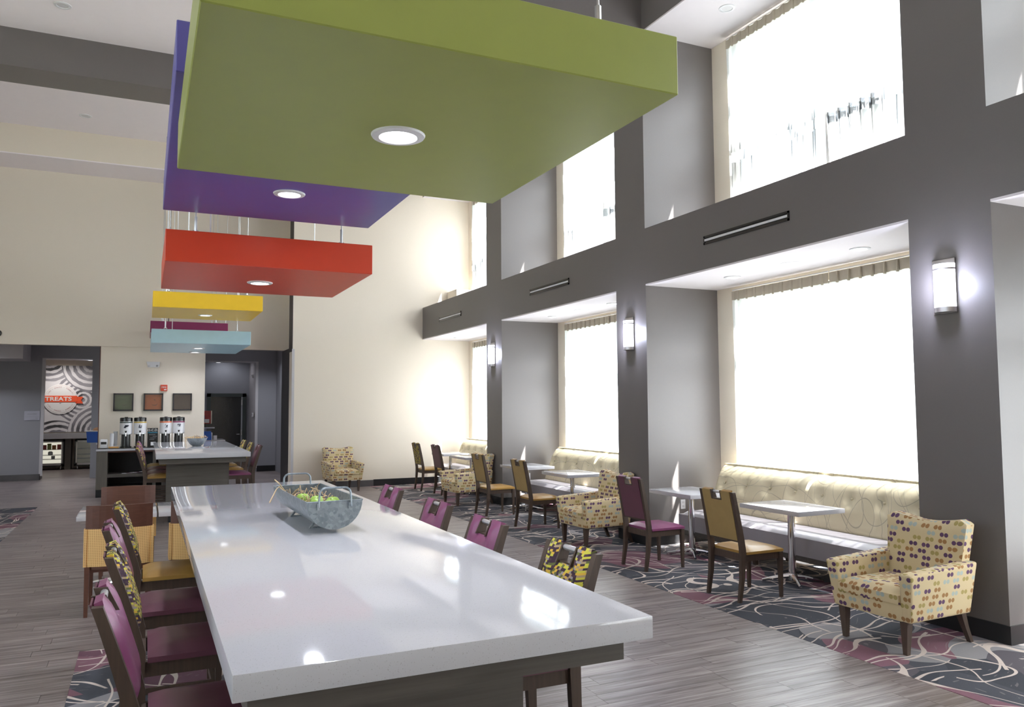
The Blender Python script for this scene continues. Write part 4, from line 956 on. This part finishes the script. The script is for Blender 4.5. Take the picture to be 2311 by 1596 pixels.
# ------------------------------------------------------------------ snack room: TREATS wall, coolers
t = thing('treats_mural', 'grey swirl mural with a round badge lettered TREATS', 'mural', (-2.03, 26.99, 1.08))
def mural():
    m = NT('swirl_mural'); s = m.sep(m.obj()); col = None
    f = None
    for cx, cz, k in ((-.55, 2.25, 1.0), (.32, .98, 1.25), (-.35, -.45, 1.0), (.75, .0, 1.1), (.55, 2.0, .9)):
        dx = m.math('SUBTRACT', s[0], cx); dz = m.math('SUBTRACT', s[2], cz); r = m.math('SQRT', m.math('ADD', m.math('MULTIPLY', dx, dx), m.math('MULTIPLY', dz, dz)))
        a = m.math('ARCTAN2', dz, dx); ring = m.math('SINE', m.math('ADD', m.math('MULTIPLY', r, 40*k), m.math('MULTIPLY', a, 1.0)))
        ring = m.math('ADD', ring, m.math('MULTIPLY', m.math('SUBTRACT', m.noise(m.comb(a, r), 3, 2), .5), 2.6))
        w_ = m.math('LESS_THAN', r, .80); f2 = m.math('MULTIPLY', w_, m.math('GREATER_THAN', ring, -.05)); shade = .35+.25*(k-1)*3
        f = f2 if f is None else m.math('MAXIMUM', m.math('MULTIPLY', f, m.math('SUBTRACT', 1.0, w_)), f2)
    tone = m.noise(m.obj(), 1.4, 1)
    m.base(m.mix(f, (.62, .60, .63, 1), m.ramp(tone, [(.38, (.045, .045, .05, 1)), (.5, (.22, .21, .24, 1)), (.7, (.32, .31, .34, 1))]))); m.link(.5, 'Roughness'); return m.m
obj('mural_panel', B(-.66, .57, -.02, 0, 0, 1.98), mural(), t)
cx, cz = -.26, .98
def disc(r, y0, y1, n=48):
    b_ = NB(); lo = [b_.verts.new((cx+r*math.cos(a), y0, cz+r*math.sin(a))) for a in lin(0, 2*PI, n)[:-1]]; hi = [b_.verts.new((v.co.x, y1, v.co.z)) for v in lo]
    b_.faces.new(lo); b_.faces.new(hi[::-1])
    for k in range(n): b_.faces.new((lo[k], hi[k], hi[(k+1) % n], lo[(k+1) % n]))
    return b_
bd = obj('badge', disc(.445, -.045, -.02), M['white'], t)
obj('badge_ring', disc(.415, -.047, -.045), plain('ring_pink', (.62, .45, .45, 1), .5, var=0), bd); obj('badge_face', disc(.408, -.049, -.047), M['white'], bd)
rb = NB(); hexa(rb, [(-.70, -.06, cz-.09), (cx+.44, -.06, cz-.09), (cx+.44, -.05, cz-.09), (-.70, -.05, cz-.09), (-.70, -.06, cz+.10), (cx+.44, -.06, cz+.10), (cx+.44, -.05, cz+.10), (-.70, -.05, cz+.10)])
for z0, z1, x2 in ((cz-.13, cz-.03, .60), (cz-.03, cz+.07, .60)):
    pts = [(cx+.40, z0), (cx+x2 - (.06 if z1 < cz else 0)*0, z0), (cx+x2-.06, (cz-.03)), (cx+.40, cz-.03)] if z1 < cz else [(cx+.40, cz-.03), (cx+x2-.06, cz-.03), (cx+x2, z1), (cx+.40, z1)]
    hexa(rb, [(pts[0][0], -.052, pts[0][1]), (pts[1][0], -.052, pts[1][1]), (pts[1][0], -.046, pts[1][1]), (pts[0][0], -.046, pts[0][1]), (pts[3][0], -.052, pts[3][1]), (pts[2][0], -.052, pts[2][1]), (pts[2][0], -.046, pts[2][1]), (pts[3][0], -.046, pts[3][1])])
obj('ribbon', rb, plain('ribbon_orange', (.78, .09, .03, 1), .5, var=.02), bd)
tb = text_bm('TREATS', .165, .002, Matrix.Translation((-.31, -.063, cz+.0)) @ Matrix.Scale(1.22, 4, (1, 0, 0)), bold=True); obj('badge_lettering', tb, M['white'], bd)
sb = NB(); msg = 'SIPS \u2022 SNACKS \u2022 SUNDRIES'
for flip in (0, 1):
    for k, ch in enumerate(msg):
        if ch == ' ': continue
        q = (k-(len(msg)-1)/2)/((len(msg)-1)/2)
        if not flip: a = PI/2-q*1.12; Mx = Matrix.Translation((cx+.355*math.cos(a), -.051, cz+.355*math.sin(a))) @ Matrix.Rotation(-(a-PI/2), 4, 'Y')
        else: a = -PI/2+q*1.12; Mx = Matrix.Translation((cx+.355*math.cos(a), -.051, cz+.355*math.sin(a))) @ Matrix.Rotation(-(a+PI/2), 4, 'Y')
        text_bm(ch, .05, .001, Mx, sb)
obj('small_lettering', sb, plain('pink_ink', (.45, .22, .24, 1), .6, var=0), bd)
obj('accent_dash', B(cx-.02, cx+.02, -.051, -.049, cz-.135, cz-.12), M['trimdark'], bd)
t = thing('wall_ledge', 'thick white ledge below the swirl mural', 'shelf', (-2.1, 27.0, .90)); obj('ledge_top', B(-1.2, .84, -.62, 0, .0, .16), M['quartz'], t)
obj('support_panel', B(.0, .16, -.5, 0, -.90, 0), M['lamv'], t)
def cooler(x, l):
    t = thing('glass_door_cooler', l, 'cooler', (x, 26.45, 0)); 
    cs = NB()
    for q in ((-.36, -.33, 0, .5, .10, .86), (.33, .36, 0, .5, .10, .86), (-.36, .36, .47, .5, .10, .86), (-.36, .36, 0, .5, .10, .16), (-.36, .36, 0, .5, .82, .86)): box(cs, *q)
    obj('cabinet', cs, M['blackp'], t)
    fr = NB()
    for q in ((-.33, -.29, .13, .84), (.29, .33, .13, .84), (-.33, .33, .13, .19), (-.33, .33, .80, .84)): box(fr, q[0], q[1], -.03, 0, q[2], q[3])
    d = obj('door_frame', fr, M['steel'], t); obj('door_glass', B(-.29, .29, -.018, -.012, .19, .80), M['glass'], d)
    obj('liner', B(-.32, .32, .44, .47, .17, .82), emis('glowing_liner%d' % int(x*10), (1, .93, .80, 1), .28 if x < -2 else .02), t)  # liner itself glows, standing in for light inside the cooler
    for z in (.30, .42, .58): obj('rack', B(-.32, .32, .03, .44, z, z+.012), M['steel'], t)
    for sx in (-.28, .28): obj('caster', box(tube(NB(), [(sx-.012, .05, .035), (sx+.012, .05, .035)], .033, 12), sx-.01, sx+.01, .02, .08, .04, .10), M['steel'], t)
    return t
cooler(-2.47, 'glass-door drinks cooler under the ledge, left one with lit interior'); cooler(-1.48, 'glass-door cooler under the ledge, right one')
for k, (x, h, c, l) in enumerate(((-2.62, .13, (.5, .03, .02, 1), 'red carton, leftmost in the lit cooler'), (-2.50, .17, (.45, .5, .1, 1), 'yellow-green pack in the lit cooler'), (-2.38, .12, (.75, .25, .03, 1), 'orange carton in the lit cooler'), (-2.25, .14, (.7, .06, .03, 1), 'red carton at the right in the lit cooler'))):
    tag(obj('food_carton', B(x-.05, x+.05, 26.55, 26.62, .592, .592+h), plain('carton%d' % k, c, .5, var=.25, scale=30)), l, 'carton')
tag(obj('plastic_jug', lathe(NB(), [(.001, 0), (.06, 0), (.065, .07), (.04, .10), (.001, .105)], 14), M['white'], None, True), 'white tub on the upper rack of the lit cooler', 'tub').location = (-2.47, 26.60, .432)
tag(obj('plastic_cup', lathe(NB(), [(.001, 0), (.045, 0), (.05, .09), (.001, .09)], 14), M['white'], None, True), 'small white cup on the bottom rack of the lit cooler', 'cup').location = (-2.40, 26.60, .312)
t = thing('room_sign', 'pale grey room sign on the dark wall left of the snack room', 'sign', (-2.56, 23.0, 1.49)); obj('plate', B(-.17, .17, -.014, 0, 0, .235, .003, 1), plain('sign_grey', (.42, .42, .48, 1), .5, var=.02), t)
obj('divider_line', B(-.15, .15, -.016, -.014, .088, .092), M['grey'], t)
pr = NB()
for a, b2, z, h in ((-.10, -.01, .15, .022), (.005, .10, .15, .022), (.075, .13, .045, .012), (-.03, .13, .018, .012)):
    x = a
    while x < b2-.006: box(pr, x, x+.009, -.016, -.014, z, z+h*(.75+.25*((int(x*1000)) % 2))); x += .014
obj('print', pr, M['grey'], t)
# corridor: door and small fittings
dr = struct('door_1', B(1.76, 2.62, 24.965, 24.985, 0.01, 2.10), M['blackp'])
fr = NB(); box(fr, 1.66, 1.76, 24.93, 25.0, 0, 2.20); box(fr, 2.66, 2.76, 24.93, 25.0, 0, 2.20); box(fr, 1.66, 2.76, 24.93, 25.0, 2.10, 2.20); obj('door_frame', fr, plain('dark_green_grey', (.045, .055, .05, 1), .5), dr)
obj('door_edge', B(2.62, 2.66, 24.94, 24.985, 0.01, 2.10), M['grey'], dr)
for z in (.25, .95, 1.85): obj('hinge', B(2.62, 2.655, 24.925, 24.94, z, z+.16), M['steel'], dr)
obj('door_handle', tube(NB(), [(2.58, 24.965, .98), (2.58, 24.92, .98), (2.50, 24.91, .98)], .009, 8), M['steel'], dr)
t = thing('wall_strobe', 'small white strobe high on the corridor wall', 'alarm', (2.85, 24.0, 2.64)); obj('case', hexa(NB(), [(-.03, -.05, 0), (0, -.05, 0), (0, .05, 0), (-.03, .05, 0), (-.07, -.03, .08), (0, -.05, .10), (0, .05, .10), (-.07, .03, .08)], .004, 1), M['white'], t)
t = thing('wall_thermostat', 'white thermostat box on the corridor wall', 'thermostat', (2.85, 23.95, 1.50)); obj('case', B(-.03, 0, -.09, .09, 0, .12, .006, 1), M['white'], t, True); obj('screen', B(-.032, -.03, -.05, .04, .05, .10), M['grey'], t)
t = thing('wall_switch', 'narrow steel switch plate on the corridor wall', 'switch', (2.85, 23.6, 1.45)); obj('cover_plate', B(-.008, 0, -.04, .04, 0, .20), M['steel'], t); obj('rocker', B(-.014, -.008, -.012, .012, .05, .15), M['trimdark'], t)
